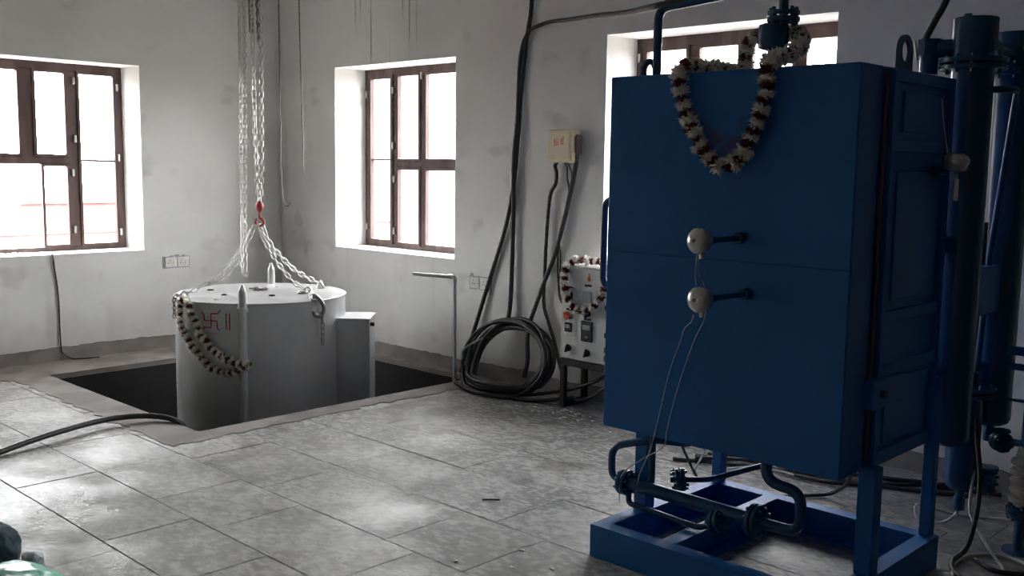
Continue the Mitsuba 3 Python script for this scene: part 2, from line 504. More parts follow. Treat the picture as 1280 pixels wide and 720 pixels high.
M2 = np.eye(4); M2[:3, 0], M2[:3, 1], M2[:3, 2], M2[:3, 3] = (1, 0, 0), (0, 0, 1), (0, 1, 0), (W2[0], 0.31, W2[2])
M2 = M2  # left-handed on purpose: meshes are two-sided
w2, h2 = W2[1] - W2[0], W2[3] - W2[2]
window('window_2', 'brown framed six light window in the back wall left of the cables', w2, h2, M2, dict(
    outer=(0.05, 0.05, 0.03, 0.05), bars=[(0.36, 0.412, 0.03, h2 - 0.05), (0.70, 0.752, 0.03, h2 - 0.05), (0.412, w2 - 0.05, 0.655, 0.705), (0.05, 0.36, 0.71, 0.722)],
    panes=[(0.05, 0.36, 0.03, 0.71), (0.05, 0.36, 0.722, h2 - 0.05), (0.412, 0.70, 0.03, 0.655), (0.412, 0.70, 0.705, h2 - 0.05), (0.752, w2 - 0.05, 0.03, 0.655), (0.752, w2 - 0.05, 0.705, h2 - 0.05)],
    sashes=[(0.05, 0.36, 0.03, h2 - 0.05, 0.028), (0.412, 0.70, 0.03, 0.655, 0.018), (0.412, 0.70, 0.705, h2 - 0.05, 0.018), (0.752, w2 - 0.05, 0.03, 0.655, 0.02), (0.752, w2 - 0.05, 0.705, h2 - 0.05, 0.02)],
    hinges=[(0.035, 1.25), (0.035, 0.16), (0.375, 1.27), (0.375, 0.83), (0.39, 0.56), (0.39, 0.14), (w2 - 0.04, 1.33), (w2 - 0.07, 0.62), (w2 - 0.07, 0.12), (0.725, 1.37)]))
M3 = M2.copy(); M3[:3, 3] = (W3[0], 0.31, W3[2])
w3, h3 = W3[1] - W3[0], W3[3] - W3[2]
window('window_3', 'brown framed six light window behind the blue furnace', w3, h3, M3, dict(
    outer=(0.06, 0.06, 0.04, 0.06), bars=[(0.40, 0.455, 0.04, h3 - 0.06), (0.765, 0.82, 0.04, h3 - 0.06), (1.12, 1.165, 0.04, h3 - 0.06), (0.06, w3 - 0.06, 0.66, 0.72)],
    panes=[(a, b, c, d) for a, b in ((0.06, 0.40), (0.455, 0.765), (0.82, 1.12), (1.165, w3 - 0.06)) for c, d in ((0.04, 0.66), (0.72, h3 - 0.06))],
    sashes=[(a, b, c, d, 0.022) for a, b in ((0.06, 0.40), (0.455, 0.765), (0.82, 1.12), (1.165, w3 - 0.06)) for c, d in ((0.04, 0.66), (0.72, h3 - 0.06))],
    hinges=[(0.03, 1.36), (0.42, 1.3), (0.79, 1.3), (1.14, 1.33)]))
M1 = np.eye(4); M1[:3, 0], M1[:3, 1], M1[:3, 2], M1[:3, 3] = (0, -1, 0), (0, 0, 1), (-1, 0, 0), (-0.31, W1[1], W1[2])
w1, h1 = W1[1] - W1[0], W1[3] - W1[2]
# u runs from the far (right) jamb towards the camera
window('window_1', 'brown framed wide window in the left wall, lower light half open', w1, h1, M1, dict(
    outer=(0.055, 0.055, 0.03, 0.055), bars=[(0.358, 0.435, 0.03, h1 - 0.055), (0.69, 0.78, 0.69, h1 - 0.055), (1.05, 1.12, 0.69, h1 - 0.055), (0.435, w1 - 0.055, 0.665, 0.72), (0.055, 0.358, 0.688, 0.70)],
    panes=[(0.055, 0.358, 0.03, 0.688), (0.055, 0.358, 0.70, h1 - 0.055), (0.435, 0.69, 0.72, h1 - 0.055), (0.78, 1.05, 0.72, h1 - 0.055), (1.12, w1 - 0.055, 0.72, h1 - 0.055),
           (0.435, 0.63, 0.03, 0.665)],
    sashes=[(0.055, 0.358, 0.03, h1 - 0.055, 0.016), (0.435, 0.69, 0.72, h1 - 0.055, 0.018), (0.78, 1.05, 0.72, h1 - 0.055, 0.018), (0.435, 0.645, 0.03, 0.665, 0.016)],
    hinges=[(0.045, 1.27), (0.045, 0.72), (0.045, 0.13), (0.385, 1.30), (0.385, 0.86), (0.41, 0.60), (0.41, 0.16)]))
# bottles of rubble and crumbs on the sill of window 1
sill = []
for k in range(14):
    s = rng.uniform(0.008, 0.02)
    m = trimesh.creation.icosphere(subdivisions=1, radius=s)
    m.apply_scale((1, 1.5, 0.5)); m.apply_translation((-rng.uniform(0.1, 0.27), -2.05 - rng.uniform(0, 0.28), W1[2] + 0.4 * s))
    sill.append(m)
tag(obj('plaster_crumbs', cat(sill), 'mat_grey_wire'), 'grey plaster crumbs lying on the sill of the wide left window', 'rubble', kind='stuff')

# ------------------------------------------------------------------ outside: a neighbouring parapet and roofs, seen washed out
nb = thing('neighbouring_building', 'washed out pink walled building with stepped parapets outside the left window', 'building')
obj('wall', bx(-24, -15, -14, 14, -7, -0.13), 'mat_facade', nb)
obj('wall', bx(-26, -17.5, 4.3, 14, -7, 0.42), 'mat_facade', nb)
obj('coping', bx(-15.25, -14.9, -14, 14, -0.13, -0.05, 0.02), 'mat_coping', nb)
obj('coping', bx(-17.7, -17.4, 4.2, 14, 0.42, 0.5, 0.02), 'mat_coping', nb)
obj('ledge', bx(-15.12, -15, -14, 14, -0.42, -0.36, 0.01), 'mat_coping', nb)
obj('ledge', bx(-15.12, -15, -14, 14, -1.0, -0.9, 0.01), 'mat_coping', nb)

# ------------------------------------------------------------------ the tank in the pit
TC = np.array([1.49, -1.15]); TR, TZ = 0.578, 0.595


def on_tank(az, z, r=TR):
    a = math.radians(az)
    return np.array([TC[0] + r * math.cos(a), TC[1] + r * math.sin(a), z])


tank = thing('furnace_tank', 'large silver painted round tank standing in the square floor pit', 'tank')
m = lathe([(0, PITZ), (TR - 0.006, PITZ), (TR, PITZ + 0.006), (TR, TZ - 0.012), (TR - 0.012, TZ - 0.012), (0, TZ - 0.012)], 96)
m.apply_translation((TC[0], TC[1], 0)); obj('shell', m, 'mat_tank', tank, smooth=40)
m = lathe([(0, TZ - 0.011), (TR + 0.004, TZ - 0.011), (TR + 0.006, TZ - 0.008), (TR + 0.006, TZ - 0.003), (TR + 0.002, TZ), (0, TZ)], 96)
m.apply_translation((TC[0], TC[1], 0)); obj('lid', m, 'mat_tank', tank, smooth=30)
for az, r, ztip, zlow in ((-43.5, TR + 0.026, 0.722, PITZ + 0.05), (140, TR - 0.04, 0.752, 0.56)):
    c = on_tank(az, 0, r)
    pin = lathe([(0, zlow), (0.0265, zlow), (0.0265, 0.672 + (0.03 if az > 0 else 0)), (0.022, 0.69 + (0.02 if az > 0 else 0)), (0.006, ztip), (0, ztip)], 24)
    pin.apply_translation((c[0], c[1], 0)); kk = obj('guide_pin', pin, 'mat_tank', tank, smooth=35)
    if az < 0:
        tag(kk, 'pointed guide pin running down the front of the tank')
        for z in (TZ - 0.035, -0.25):
            b = lathe([(0.0265, z - 0.012), (0.036, z - 0.012), (0.036, z + 0.012), (0.0265, z + 0.012)], 24)
            b.apply_translation((c[0], c[1], 0)); obj('pin_bracket', b, 'mat_tank', tank, smooth=30)
    else:
        tag(kk, 'pointed guide pin at the back rim of the tank')
for (x, y, r) in ((1.162, -1.356, 0.022), (1.454, -1.42, 0.017), (1.695, -1.196, 0.021), (1.30, -0.90, 0.016), (1.63, -1.58, 0.02)):
    d = lathe([(0, TZ + 0.0005), (r, TZ + 0.0005), (r, TZ + 0.006), (r * 0.8, TZ + 0.008), (0, TZ + 0.008)], 20)
    d.apply_translation((x, y, 0)); obj('port_plug', d, 'mat_dark_hole' if y < -1.0 and r > 0.0165 and x < 1.7 and y > -1.5 else 'mat_steel', tank, smooth=30)
# lifting lugs
for c, az in (((1.425, -1.70), -98), ((1.74, -0.93), 30), ((1.545, -0.69), 80)):
    prof = Polygon([(-0.03, 0), (0.03, 0), (0.03, 0.02)] + [(0.03 * math.cos(t), 0.02 + 0.03 * math.sin(t)) for t in np.linspace(0.2, math.pi - 0.2, 9)] + [(-0.03, 0.02)]).difference(Polygon([(0.013 * math.cos(t), 0.024 + 0.013 * math.sin(t)) for t in np.linspace(0, 2 * math.pi, 13)[:-1]]))
    a = math.radians(az)
    obj('lifting_lug', plate(prof, 0.012, (c[0], c[1], TZ), (math.cos(a), math.sin(a), 0), (0, 0, 1)), 'mat_steel', tank)
# junction pillar welded to the side
ur, ut = np.array([0.72, 0.694, 0]), np.array([0.694, -0.72, 0])


def pillar_box(u0, u1, v0, v1, z0, z1, bev=0.003):
    m = bx(u0, u1, v0, v1, z0, z1, bev)
    M = np.eye(4); M[:3, 0], M[:3, 1], M[:3, 3] = ur, -ut, (TC[0], TC[1], 0)
    m.apply_transform(M)
    return m


PV = -0.17
tb = obj('terminal_duct', pillar_box(0.555, 0.775, PV, PV + 0.30, PITZ, 0.432), 'mat_tank', tank)
obj('cover', pillar_box(0.54, 0.783, PV - 0.008, PV + 0.31, 0.432, 0.447), 'mat_tank', tb)
obj('corner_strip', pillar_box(0.752, 0.781, PV - 0.006, PV + 0.012, PITZ, 0.43), 'mat_tank', tb)
s = pillar_box(0.783, 0.81, PV + 0.0, PV + 0.03, 0.395, 0.42, 0.004); obj('cap_screw', s, 'mat_black', tb)


# painted red auspicious marks on the shell: thin strokes that follow the curve
def stroke(pts, w=0.0085):
    out = []
    for (a0, z0), (a1, z1) in zip(pts[:-1], pts[1:]):
        n = max(1, int(abs(a1 - a0) / 1.0))
        for i in range(n):
            t0, t1 = i / n, (i + 1) / n
            A, B = on_tank(a0 + (a1 - a0) * t0, z0 + (z1 - z0) * t0, TR + 0.0007), on_tank(a0 + (a1 - a0) * t1, z0 + (z1 - z0) * t1, TR + 0.0007)
            out.append(cyl(A, B, w / 2, 6))
    return cat(out)


mk = cat(stroke([(-65.6, 0.433), (-65.5, 0.525)]), stroke([(-70.9, 0.477), (-61.1, 0.477)]), stroke([(-65.5, 0.524), (-60.3, 0.526), (-58.6, 0.551)]), stroke([(-61.1, 0.477), (-61.2, 0.434), (-59.8, 0.419)]),
         stroke([(-65.7, 0.433), (-71.3, 0.431), (-72.6, 0.41)]), stroke([(-70.9, 0.476), (-71.0, 0.516), (-72.8, 0.528)]))
tag(obj('swastika_mark', mk, 'mat_red_powder', tank), 'red hand drawn Hindu swastika mark on the tank')
blot = trimesh.creation.icosphere(subdivisions=2, radius=0.014); blot.apply_scale((1, 1, 1.1)); blot.apply_translation(on_tank(-65.4, 0.48, TR - 0.0115)); obj('vermilion_dot', blot, 'mat_red_powder', tank, smooth=True)
for a, z in ((-68.2, 0.497), (-63.2, 0.497), (-68.2, 0.455), (-63.2, 0.457)):
    b = trimesh.creation.icosphere(subdivisions=1, radius=0.005); b.apply_translation(on_tank(a, z, TR - 0.0025)); obj('vermilion_dot', b, 'mat_red_powder', tank, smooth=True)
for a in (-54.8, -52.5):
    obj('red_stroke', stroke([(a, 0.529), (a - 0.1, 0.425)]), 'mat_red_powder', tank)
for a in (-65.8, -64.5, -63.1, -61.8):
    b = trimesh.creation.icosphere(subdivisions=1, radius=0.004); b.apply_translation(on_tank(a, 0.395, TR - 0.002)); obj('vermilion_dot', b, 'mat_red_powder', tank, smooth=True)


# ------------------------------------------------------------------ chains
def link_mesh(pitch, wire, width):
    """One stadium link, long axis z, lying in the xz plane."""
    n, sides = 18, 6
    L, R = pitch + 2 * wire - width, (width - wire * 2) / 2 + wire / 1.0
    R = width / 2 - wire / 2 * 0
    half = max(0.0, pitch / 2 + wire - R)
    V, F = [], []
    for i in range(n):
        t = 2 * math.pi * i / n
        c = np.array([R * math.cos(t), 0, R * math.sin(t) + (half if math.sin(t) >= 0 else -half)])
        d = np.array([math.cos(t), 0, math.sin(t)])
        for k in range(sides):
            s = 2 * math.pi * k / sides
            V.append(c + wire * (math.cos(s) * d + math.sin(s) * np.array([0, 1, 0])))
    for i in range(n):
        for k in range(sides):
            p, q = i * sides + k, i * sides + (k + 1) % sides
            p2, q2 = ((i + 1) % n) * sides + k, ((i + 1) % n) * sides + (k + 1) % sides
            F += [(p, q2, p2), (p, q, q2)]
    return trimesh.Trimesh(np.array(V), np.array(F), process=False)


def chain(pts, pitch=0.042, wire=0.0046, width=0.027, straight=False, twist=0.0):
    P = np.array(pts, float) if straight else smooth_path(pts, 0.004)
    if straight:
        P = np.vstack([np.linspace(a, b, 200, endpoint=False) for a, b in zip(P[:-1], P[1:])] + [P[-1:]])
    s = np.r_[0, np.cumsum(np.linalg.norm(np.diff(P, axis=0), axis=1))]
    L = link_mesh(pitch, wire, width)
    out = []
    for i, q in enumerate(np.arange(pitch / 2, s[-1], pitch)):
        at = lambda w: np.array([np.interp(w, s, P[:, k]) for k in range(3)])
        d = at(min(q + pitch / 2, s[-1])) - at(q - pitch / 2)
        M = frame_of(d)
        M = M @ trimesh.transformations.rotation_matrix(twist + (math.pi / 2 if i % 2 else 0) + rng.uniform(-0.25, 0.25), (0, 0, 1))
        M[:3, 3] = at(q)
        m = L.copy(); m.apply_transform(M); out.append(m)
    return cat(out)


HZ = H
hoist = thing('chain_hoist', 'overhead hand chain hoist whose bright chains hang down to a red hook above the tank', 'hoist')
obj('ceiling_hook', cat(cyl((1.49, -1.15, HZ), (1.49, -1.15, HZ - 0.25), 0.014, 12), ring_tube((1.49, -1.15, HZ - 0.28), 0.04, 0.012, (0, 1, 0))), 'mat_dark_chain', hoist, smooth=40)
body = lathe([(0, -0.08), (0.10, -0.08), (0.125, -0.05), (0.125, 0.05), (0.10, 0.08), (0, 0.08)], 32)
body.apply_transform(frame_of((0.72, 0.69, 0))); body.apply_translation((1.49, -1.15, HZ - 0.44)); obj('hoist_body', body, 'mat_red', hoist, smooth=35)
hb = HZ - 0.44
tag(obj('load_chain', cat(chain([(1.462, -1.175, hb), (1.47, -1.17, 1.9), (1.481, -1.158, 1.235)]), chain([(1.512, -1.13, hb), (1.503, -1.135, 1.9), (1.493, -1.146, 1.235)], twist=0.6)), 'mat_chain', hoist, smooth=True), 'doubled bright load chain', kind='stuff')
tag(obj('hand_chain', cat(chain([(1.415, -1.235, hb), (1.43, -1.25, 2.0), (1.47, -1.28, 1.2), (1.57, -1.345, 0.79), (1.60, -1.335, 0.74)], 0.034, 0.0034, 0.020),
                          chain([(1.445, -1.21, hb), (1.457, -1.232, 2.0), (1.49, -1.268, 1.2), (1.592, -1.33, 0.79), (1.60, -1.335, 0.74)], 0.034, 0.0034, 0.020, twist=0.5)), 'mat_chain', hoist, smooth=True), 'long loop of thinner hand chain', kind='stuff')
tag(obj('slack_chain', cat(chain([(1.40, -1.10, hb), (1.41, -1.10, 2.75), (1.42, -1.10, 2.45), (1.425, -1.10, 2.375), (1.43, -1.10, 2.45), (1.44, -1.10, hb)], 0.03, 0.004, 0.021),
                           chain([(1.40, -1.15, hb), (1.405, -1.15, 2.5), (1.418, -1.15, 2.44), (1.43, -1.15, 2.5), (1.44, -1.15, hb)], 0.03, 0.004, 0.021)), 'mat_dark_chain', hoist, smooth=True), 'dark slack loop of chain near the top', kind='stuff')
hk = np.array([1.487, -1.152, 1.10])
hkp = [hk + (0, 0, 0.075), hk + (0, 0, 0.02)] + [hk + np.array([0.72 * q, 0.69 * q, z]) for q, z in ((0.012, 0.012), (0.026, -0.008), (0.022, -0.03), (0.0, -0.04), (-0.022, -0.03), (-0.027, -0.006), (-0.02, 0.008))]
k = obj('hook', tube(smooth_path(hkp, 0.006), 0.0085, 10), 'mat_red', hoist, smooth=True); tag(k, 'red load hook')
sw = lathe([(0, 0.055), (0.012, 0.06), (0.027, 0.085), (0.027, 0.105), (0.018, 0.125), (0.008, 0.138), (0, 0.138)], 20); sw.apply_translation(hk); obj('swivel', sw, 'mat_red', hoist, smooth=35)
# thin dark cords hanging beside the chains, farther back
for pts, lab in (([(1.19, -0.78, 3.4), (1.195, -0.785, 2.4), (1.205, -0.79, 1.8), (1.225, -0.80, 1.36), (1.24, -0.79, 1.20), (1.262, -0.77, 1.185), (1.272, -0.76, 1.21)], 'thin dark cord with a curled end hanging just right of the bright chains'),
                 ([(1.245, -0.65, 3.4), (1.25, -0.645, 2.4), (1.262, -0.64, 1.9), (1.268, -0.637, 1.42)], 'thin dark cord hanging farther right of the bright chains, nearer the room corner')):
    pts = [(pts[0][0], pts[0][1], H)] + pts
    tag(obj('hanging_cord', tube(smooth_path(pts, 0.03), 0.0045, 8), 'mat_dark_chain', smooth=True), lab, 'cord')

sl = thing('chain_sling', 'bright doubled sling chain from the red hook to the left rim of the tank', 'chain', 'sling chains')
tag(obj('links', cat(chain([(1.482, -1.160, 1.072), (1.479, -1.208, 1.052), (1.476, -1.239, 1.005), (1.47, -1.287, 0.925), (1.463, -1.347, 0.838), (1.457, -1.406, 0.77), (1.45, -1.463, 0.724), (1.444, -1.52, 0.695), (1.437, -1.587, 0.665), (1.43, -1.64, 0.638), (1.425, -1.70, 0.622)]),
                     chain([(1.485, -1.165, 1.068), (1.48, -1.197, 1.04), (1.477, -1.228, 0.978), (1.473, -1.264, 0.905), (1.467, -1.318, 0.825), (1.46, -1.377, 0.752), (1.454, -1.435, 0.711), (1.447, -1.498, 0.69), (1.44, -1.56, 0.675)], twist=0.5)), 'mat_chain', sl, smooth=True), kind='stuff')
tag(obj('tail', chain([(1.415, -1.715, 0.625), (1.405, -1.745, 0.612), (1.40, -1.757, 0.58), (1.398, -1.757, 0.50), (1.398, -1.757, 0.46)], 0.026, 0.0036, 0.018), 'mat_dark_chain', sl, smooth=True), 'chain tail hanging over the left rim', kind='stuff')
sl = thing('chain_sling', 'bright sling chain sagging from the red hook to the far right rim of the tank', 'chain', 'sling chains')
tag(obj('links', chain([(1.490, -1.140, 1.068), (1.489, -1.121, 1.03), (1.491, -1.10, 0.98), (1.496, -1.063, 0.915), (1.504, -0.991, 0.832), (1.513, -0.912, 0.754), (1.524, -0.819, 0.691), (1.533, -0.743, 0.654), (1.54, -0.700, 0.632)], wire=0.0052, width=0.032), 'mat_chain', sl, smooth=True), kind='stuff')
shk = cat(ring_tube((1.545, -0.675, 0.625), 0.026, 0.008, (0.6, 0.6, 0.6)), cyl((1.50, -0.69, 0.615), (1.60, -0.65, 0.62), 0.009, 10)); obj('shackle', shk, 'mat_steel', sl, smooth=40)
sl = thing('chain_sling', 'bright sling chain whose steel hook hangs over the near right rim of the tank', 'chain', 'sling chains')
tag(obj('links', chain([(1.488, -1.15, 1.062), (1.494, -1.144, 1.0), (1.53, -1.098, 0.879), (1.563, -1.057, 0.795), (1.597, -1.014, 0.722), (1.637, -0.964, 0.655), (1.671, -0.925, 0.622), (1.70, -0.93, 0.607), (1.69, -0.97, 0.604), (1.72, -1.0, 0.604), (1.76, -0.96, 0.607), (1.80, -0.95, 0.606), (1.85, -0.99, 0.606), (1.93, -1.04, 0.61), (2.02, -1.085, 0.612)]), 'mat_chain', sl, smooth=True), kind='stuff')
hx = np.array([2.085, -1.085, 0.585])
tv = np.array([0.45, 0.9, 0]) / 1.006
hkp = [hx + tv * a + (0, 0, z) for a, z in ((-0.045, 0.035), (-0.02, 0.035), (0.005, 0.012), (0.028, -0.03), (0.024, -0.075), (0.0, -0.095), (-0.03, -0.085), (-0.036, -0.06))]
kq = obj('hook', tube(smooth_path(hkp, 0.006), 0.014, 10), 'mat_iron', sl, smooth=True); tag(kq, 'steel sling hook hanging over the rim')
tag(obj('tail', chain([hx + (0.01, 0.01, -0.07), hx + (0.012, 0.016, -0.16), hx + (0.012, 0.016, -0.285)], 0.036, 0.0045, 0.026), 'mat_iron', sl, smooth=True), 'short chain tail below the sling hook', kind='stuff')
obj('master_ring', ring_tube((2.055, -1.10, 0.612), 0.028, 0.008, (0.5, -0.3, 0.8)), 'mat_steel', sl, smooth=True)
tag(obj('loose_chain_links', chain([(1.31, -1.13, 0.606), (1.35, -1.10, 0.604), (1.38, -1.13, 0.604), (1.42, -1.09, 0.606), (1.40, -1.05, 0.604)], 0.03, 0.005, 0.023), 'mat_dark_chain', smooth=True), 'small knot of loose chain links lying on the tank lid behind the front pin', 'chain')


# ------------------------------------------------------------------ garlands
def tuft_mesh(n, r, h, seed, open_=0.7):
    r_ = np.random.default_rng(seed)
    V, F = [], []
    for i in range(n):
        a = 2 * math.pi * (i * 0.618034 + r_.uniform(-0.02, 0.02))
        zc = (r_.uniform(-0.5, 0.5)) * h
        tilt = r_.uniform(-0.55, 0.55)
        rr = r * r_.uniform(0.75, 1.08)
        d = np.array([math.cos(a), math.sin(a), tilt]); d /= np.linalg.norm(d)
        s = np.array([-math.sin(a), math.cos(a), 0]); nn = np.cross(d, s)
        w = rr * r_.uniform(0.09, 0.15)
        b = np.array([0, 0, zc])
        p = [b + d * rr * 0.15, b + d * rr * 0.65 + s * w + nn * w * 0.4, b + d * rr, b + d * rr * 0.65 - s * w + nn * w * 0.4, b + d * rr * 0.6 - nn * w * 0.2]
        o = len(V); V += p
        F += [(o, o + 1, o + 4), (o + 1, o + 2, o + 4), (o + 2, o + 3, o + 4), (o + 3, o, o + 4)]
    core = lathe([(0, -h / 2), (r * 0.5, -h * 0.35), (r * 0.55, 0), (r * 0.5, h * 0.35), (0, h / 2)], 10)
    return cat(trimesh.Trimesh(np.array(V), np.array(F), process=False), core)


TUFT = {}
for v in range(3):
    TUFT['w', v] = mikit.ply(tuft_mesh(100, 1.05, 0.46, 40 + v), 'mat_white_petal')
    TUFT['r', v] = mikit.ply(tuft_mesh(80, 0.84, 0.58, 60 + v), 'mat_red_petal')


def garland(name, label, pts, r, step, jitter=0.003, closed=False, group=None):
    g = thing(name, label, 'garland', group)
    if closed: pts = list(pts) + [pts[0]]
    P = smooth_path(pts, 0.006)
    s = np.r_[0, np.cumsum(np.linalg.norm(np.diff(P, axis=0), axis=1))]
    obj('string', tube(P[::3], 0.0025, 6), 'mat_white_petal', g, smooth=True)
    at = lambda w: np.array([np.interp(w, s, P[:, k]) for k in range(3)])
    q, i = step * 0.5, 0
    while q < s[-1]:
        kind = 'w' if i % 2 == 0 else 'r'
        d = at(min(q + 0.01, s[-1])) - at(max(q - 0.01, 0))
        M = frame_of(d) @ trimesh.transformations.rotation_matrix(rng.uniform(0, 6.28), (0, 0, 1))
        M = M @ trimesh.transformations.rotation_matrix(rng.uniform(-0.2, 0.2), (1, 0, 0))
        M[:3, 3] = at(q) + nrng.normal(0, jitter, 3)
        sc = r * rng.uniform(0.88, 1.1)
        S = np.diag([sc, sc, sc * rng.uniform(0.9, 1.15), 1])
        obj('white_bloom' if kind == 'w' else 'maroon_bloom', TUFT[kind, rng.randrange(3)], None, g, tw=T((M @ S).tolist()))
        q += step * rng.uniform(0.88, 1.12); i += 1
    return g


g1 = [(-84, 0.612, .60), (-88.6, 0.583, .61), (-89.6, 0.533, .615), (-90.4, 0.475, .612), (-89.3, 0.428, .612), (-86.0, 0.384, .612), (-81.7, 0.348, .612), (-80.1, 0.31, .612), (-75.8, 0.274, .612), (-71.4, 0.243, .612), (-68.2, 0.206, .612), (-65.2, 0.176, .612), (-61.0, 0.159, .612), (-56.5, 0.15, .612), (-51.1, 0.149, .625), (-46.6, 0.17, .645), (-43, 0.19, .66), (-38.5, 0.206, .655)]
g2 = [(-42.9, 0.194, .65), (-46.5, 0.214, .645), (-50.6, 0.229, .625), (-54.0, 0.234, .612), (-57.5, 0.258, .612), (-61.9, 0.283, .612), (-65.3, 0.316, .612), (-67.9, 0.346, .612), (-70.6, 0.376, .612), (-72.9, 0.41, .612), (-74.7, 0.46, .612), (-77.3, 0.497, .615), (-79.2, 0.545, .615), (-81.4, 0.585, .61)]
garland('flower_garland', 'double strand white and maroon flower garland draped over the left of the silver tank', [on_tank(a, z, r) for a, z, r in g1 + g2[1:]], 0.034, 0.0255, group='flower garlands')


# ------------------------------------------------------------------ the blue furnace
def channel(length, h=0.128, w=0.062, t=0.007):
    """A C section lying along x, web at y=0, flanges towards +y, z from 0."""
    sec = Polygon([(0, 0), (w, 0), (w, t), (t, t), (t, h - t), (w, h - t), (w, h), (0, h)])
    return plate(sec, length, (0, 0, 0), (0, 1, 0), (0, 0, 1))


fur = thing('furnace', 'big blue painted steel furnace box raised on four legs over a channel base', 'furnace')
BX0, BX1, BY0, BY1 = 5.215, 6.215, -2.046, -1.185
def place_channel(a, b, inward):
    a, b = np.array(a, float), np.array(b, float); L = np.linalg.norm(b - a)
    m = channel(L); d = (b - a) / L; n = np.array(inward, float)
    M = np.eye(4); M[:3, 0], M[:3, 1], M[:3, 2], M[:3, 3] = d, n, (0, 0, 1), a
    m.apply_transform(M)
    return m


for a, b, n in (((BX0, BY0, 0), (BX1, BY0, 0), (0, 1, 0)), ((BX0, BY1, 0), (BX1, BY1, 0), (0, -1, 0)), ((BX0, BY0 + 0.008, 0), (BX0, BY1 - 0.008, 0), (1, 0, 0)), ((BX1, BY0 + 0.008, 0), (BX1, BY1 - 0.008, 0), (-1, 0, 0)), ((5.505, BY0 + 0.01, 0), (5.505, BY1 - 0.01, 0), (1, 0, 0))):
    obj('base_channel', place_channel(a, b, n), 'mat_blue', fur)
LZ = 0.485
for x, y, hw, zt in ((5.24, -1.735, 0.031, LZ + 0.02), (6.178, -1.735, 0.031, LZ + 0.02), (5.262, -1.213, 0.024, LZ + 0.02), (6.178, -1.213, 0.022, 0.74)):
    obj('leg', bx(x - hw, x + hw, y - hw, y + hw, 0.128, zt, 0.004), 'mat_blue', fur)
BZ1 = 1.838
obj('body', bx(5.165, 6.155, -1.735, -1.195, LZ, BZ1, 0.004), 'mat_blue', fur)
for z0, z1 in ((LZ + 0.005, LZ + 0.055), (0.80, 0.84), (0.985, 1.025), (1.565, 1.605), (BZ1 - 0.045, BZ1 - 0.004)):
    obj('stiffener', bx(6.155, 6.170, -1.71, -1.20, z0, z1, 0.002), 'mat_blue', fur)
for y0, y1 in ((-1.715, -1.69), (-1.225, -1.20)):
    obj('edge_flange', bx(6.155, 6.176, y0, y1, LZ + 0.005, BZ1 - 0.004, 0.002), 'mat_blue', fur)
for y0, y1, z0, z1 in ((-1.62, -1.26, 1.06, 1.50), (-1.6, -1.28, 1.63, 1.77), (-1.62, -1.26, 0.56, 0.78)):
    obj('side_plate', bx(6.155, 6.162, y0, y1, z0, z1, 0.002), 'mat_blue', fur)
rope = [(6.157 + rng.uniform(0, 0.006), -1.742 + rng.uniform(-0.004, 0.004), z) for z in np.linspace(0.52, 1.83, 40)]
tag(obj('gasket_rope', tube(smooth_path(rope, 0.02), 0.0065, 8), 'mat_rope', fur, smooth=True), 'frayed brown gasket rope in the door seam')
tag(obj('gasket_rope', tube([(5.162, -1.745, 0.5), (5.162, -1.745, 1.83)], 0.008, 8), 'mat_rope', fur, smooth=True), 'frayed brown gasket rope in the door seam')
lt = obj('latch_block', bx(6.150, 6.185, -1.765, -1.50, 0.70, 0.80, 0.004), 'mat_blue', fur)
obj('latch_bolt', cyl((6.185, -1.70, 0.75), (6.20, -1.70, 0.75), 0.014, 6), 'mat_blue_gloss', lt)
door = obj('door', bx(5.158, 6.152, -1.915, -1.752, LZ, BZ1, 0.004), 'mat_blue', fur)
obj('front_sheet', bx(5.182, 6.150, -1.9185, -1.913, LZ + 0.004, 1.178, 0.001), 'mat_door', door)
obj('front_sheet', bx(5.182, 6.150, -1.9185, -1.913, 1.1815, BZ1 - 0.003, 0.001), 'mat_door', door)
for z in (1.60, 1.563):
    obj('hinge_knuckle', bx(5.108, 5.16, -1.83, -1.79, z - 0.014, z + 0.014, 0.004), 'mat_blue_gloss', door)
obj('side_handle', tube(fillet_path([(5.165, -1.80, 1.37), (5.05, -1.80, 1.37), (5.05, -1.80, 1.02), (5.165, -1.80, 1.02)], 0.045), 0.0135, 12), 'mat_blue_gloss', door, smooth=40)


def lug(y, x, ztop, r=0.056, hole=0.033):
    th = np.linspace(0, math.pi, 15)
    o = Polygon([(-r, 0), (r, 0)] + [(r * math.cos(t), ztop - BZ1 - r + 0.05 + r * math.sin(t)) for t in th]).difference(Polygon([(hole * math.cos(t), ztop - BZ1 - r + 0.05 + hole * 1.1 * math.sin(t)) for t in np.linspace(0, 2 * math.pi, 17)[:-1]]))
    return plate(o, 0.012, (x, y, BZ1 - 0.05), (0, 1, 0), (0, 0, 1))


obj('lifting_lug', lug(-1.56, 6.128, 1.957), 'mat_blue_gloss', fur)
obj('lifting_lug', lug(-1.665, 5.146, 1.928, 0.054, 0.03), 'mat_blue_gloss', fur)


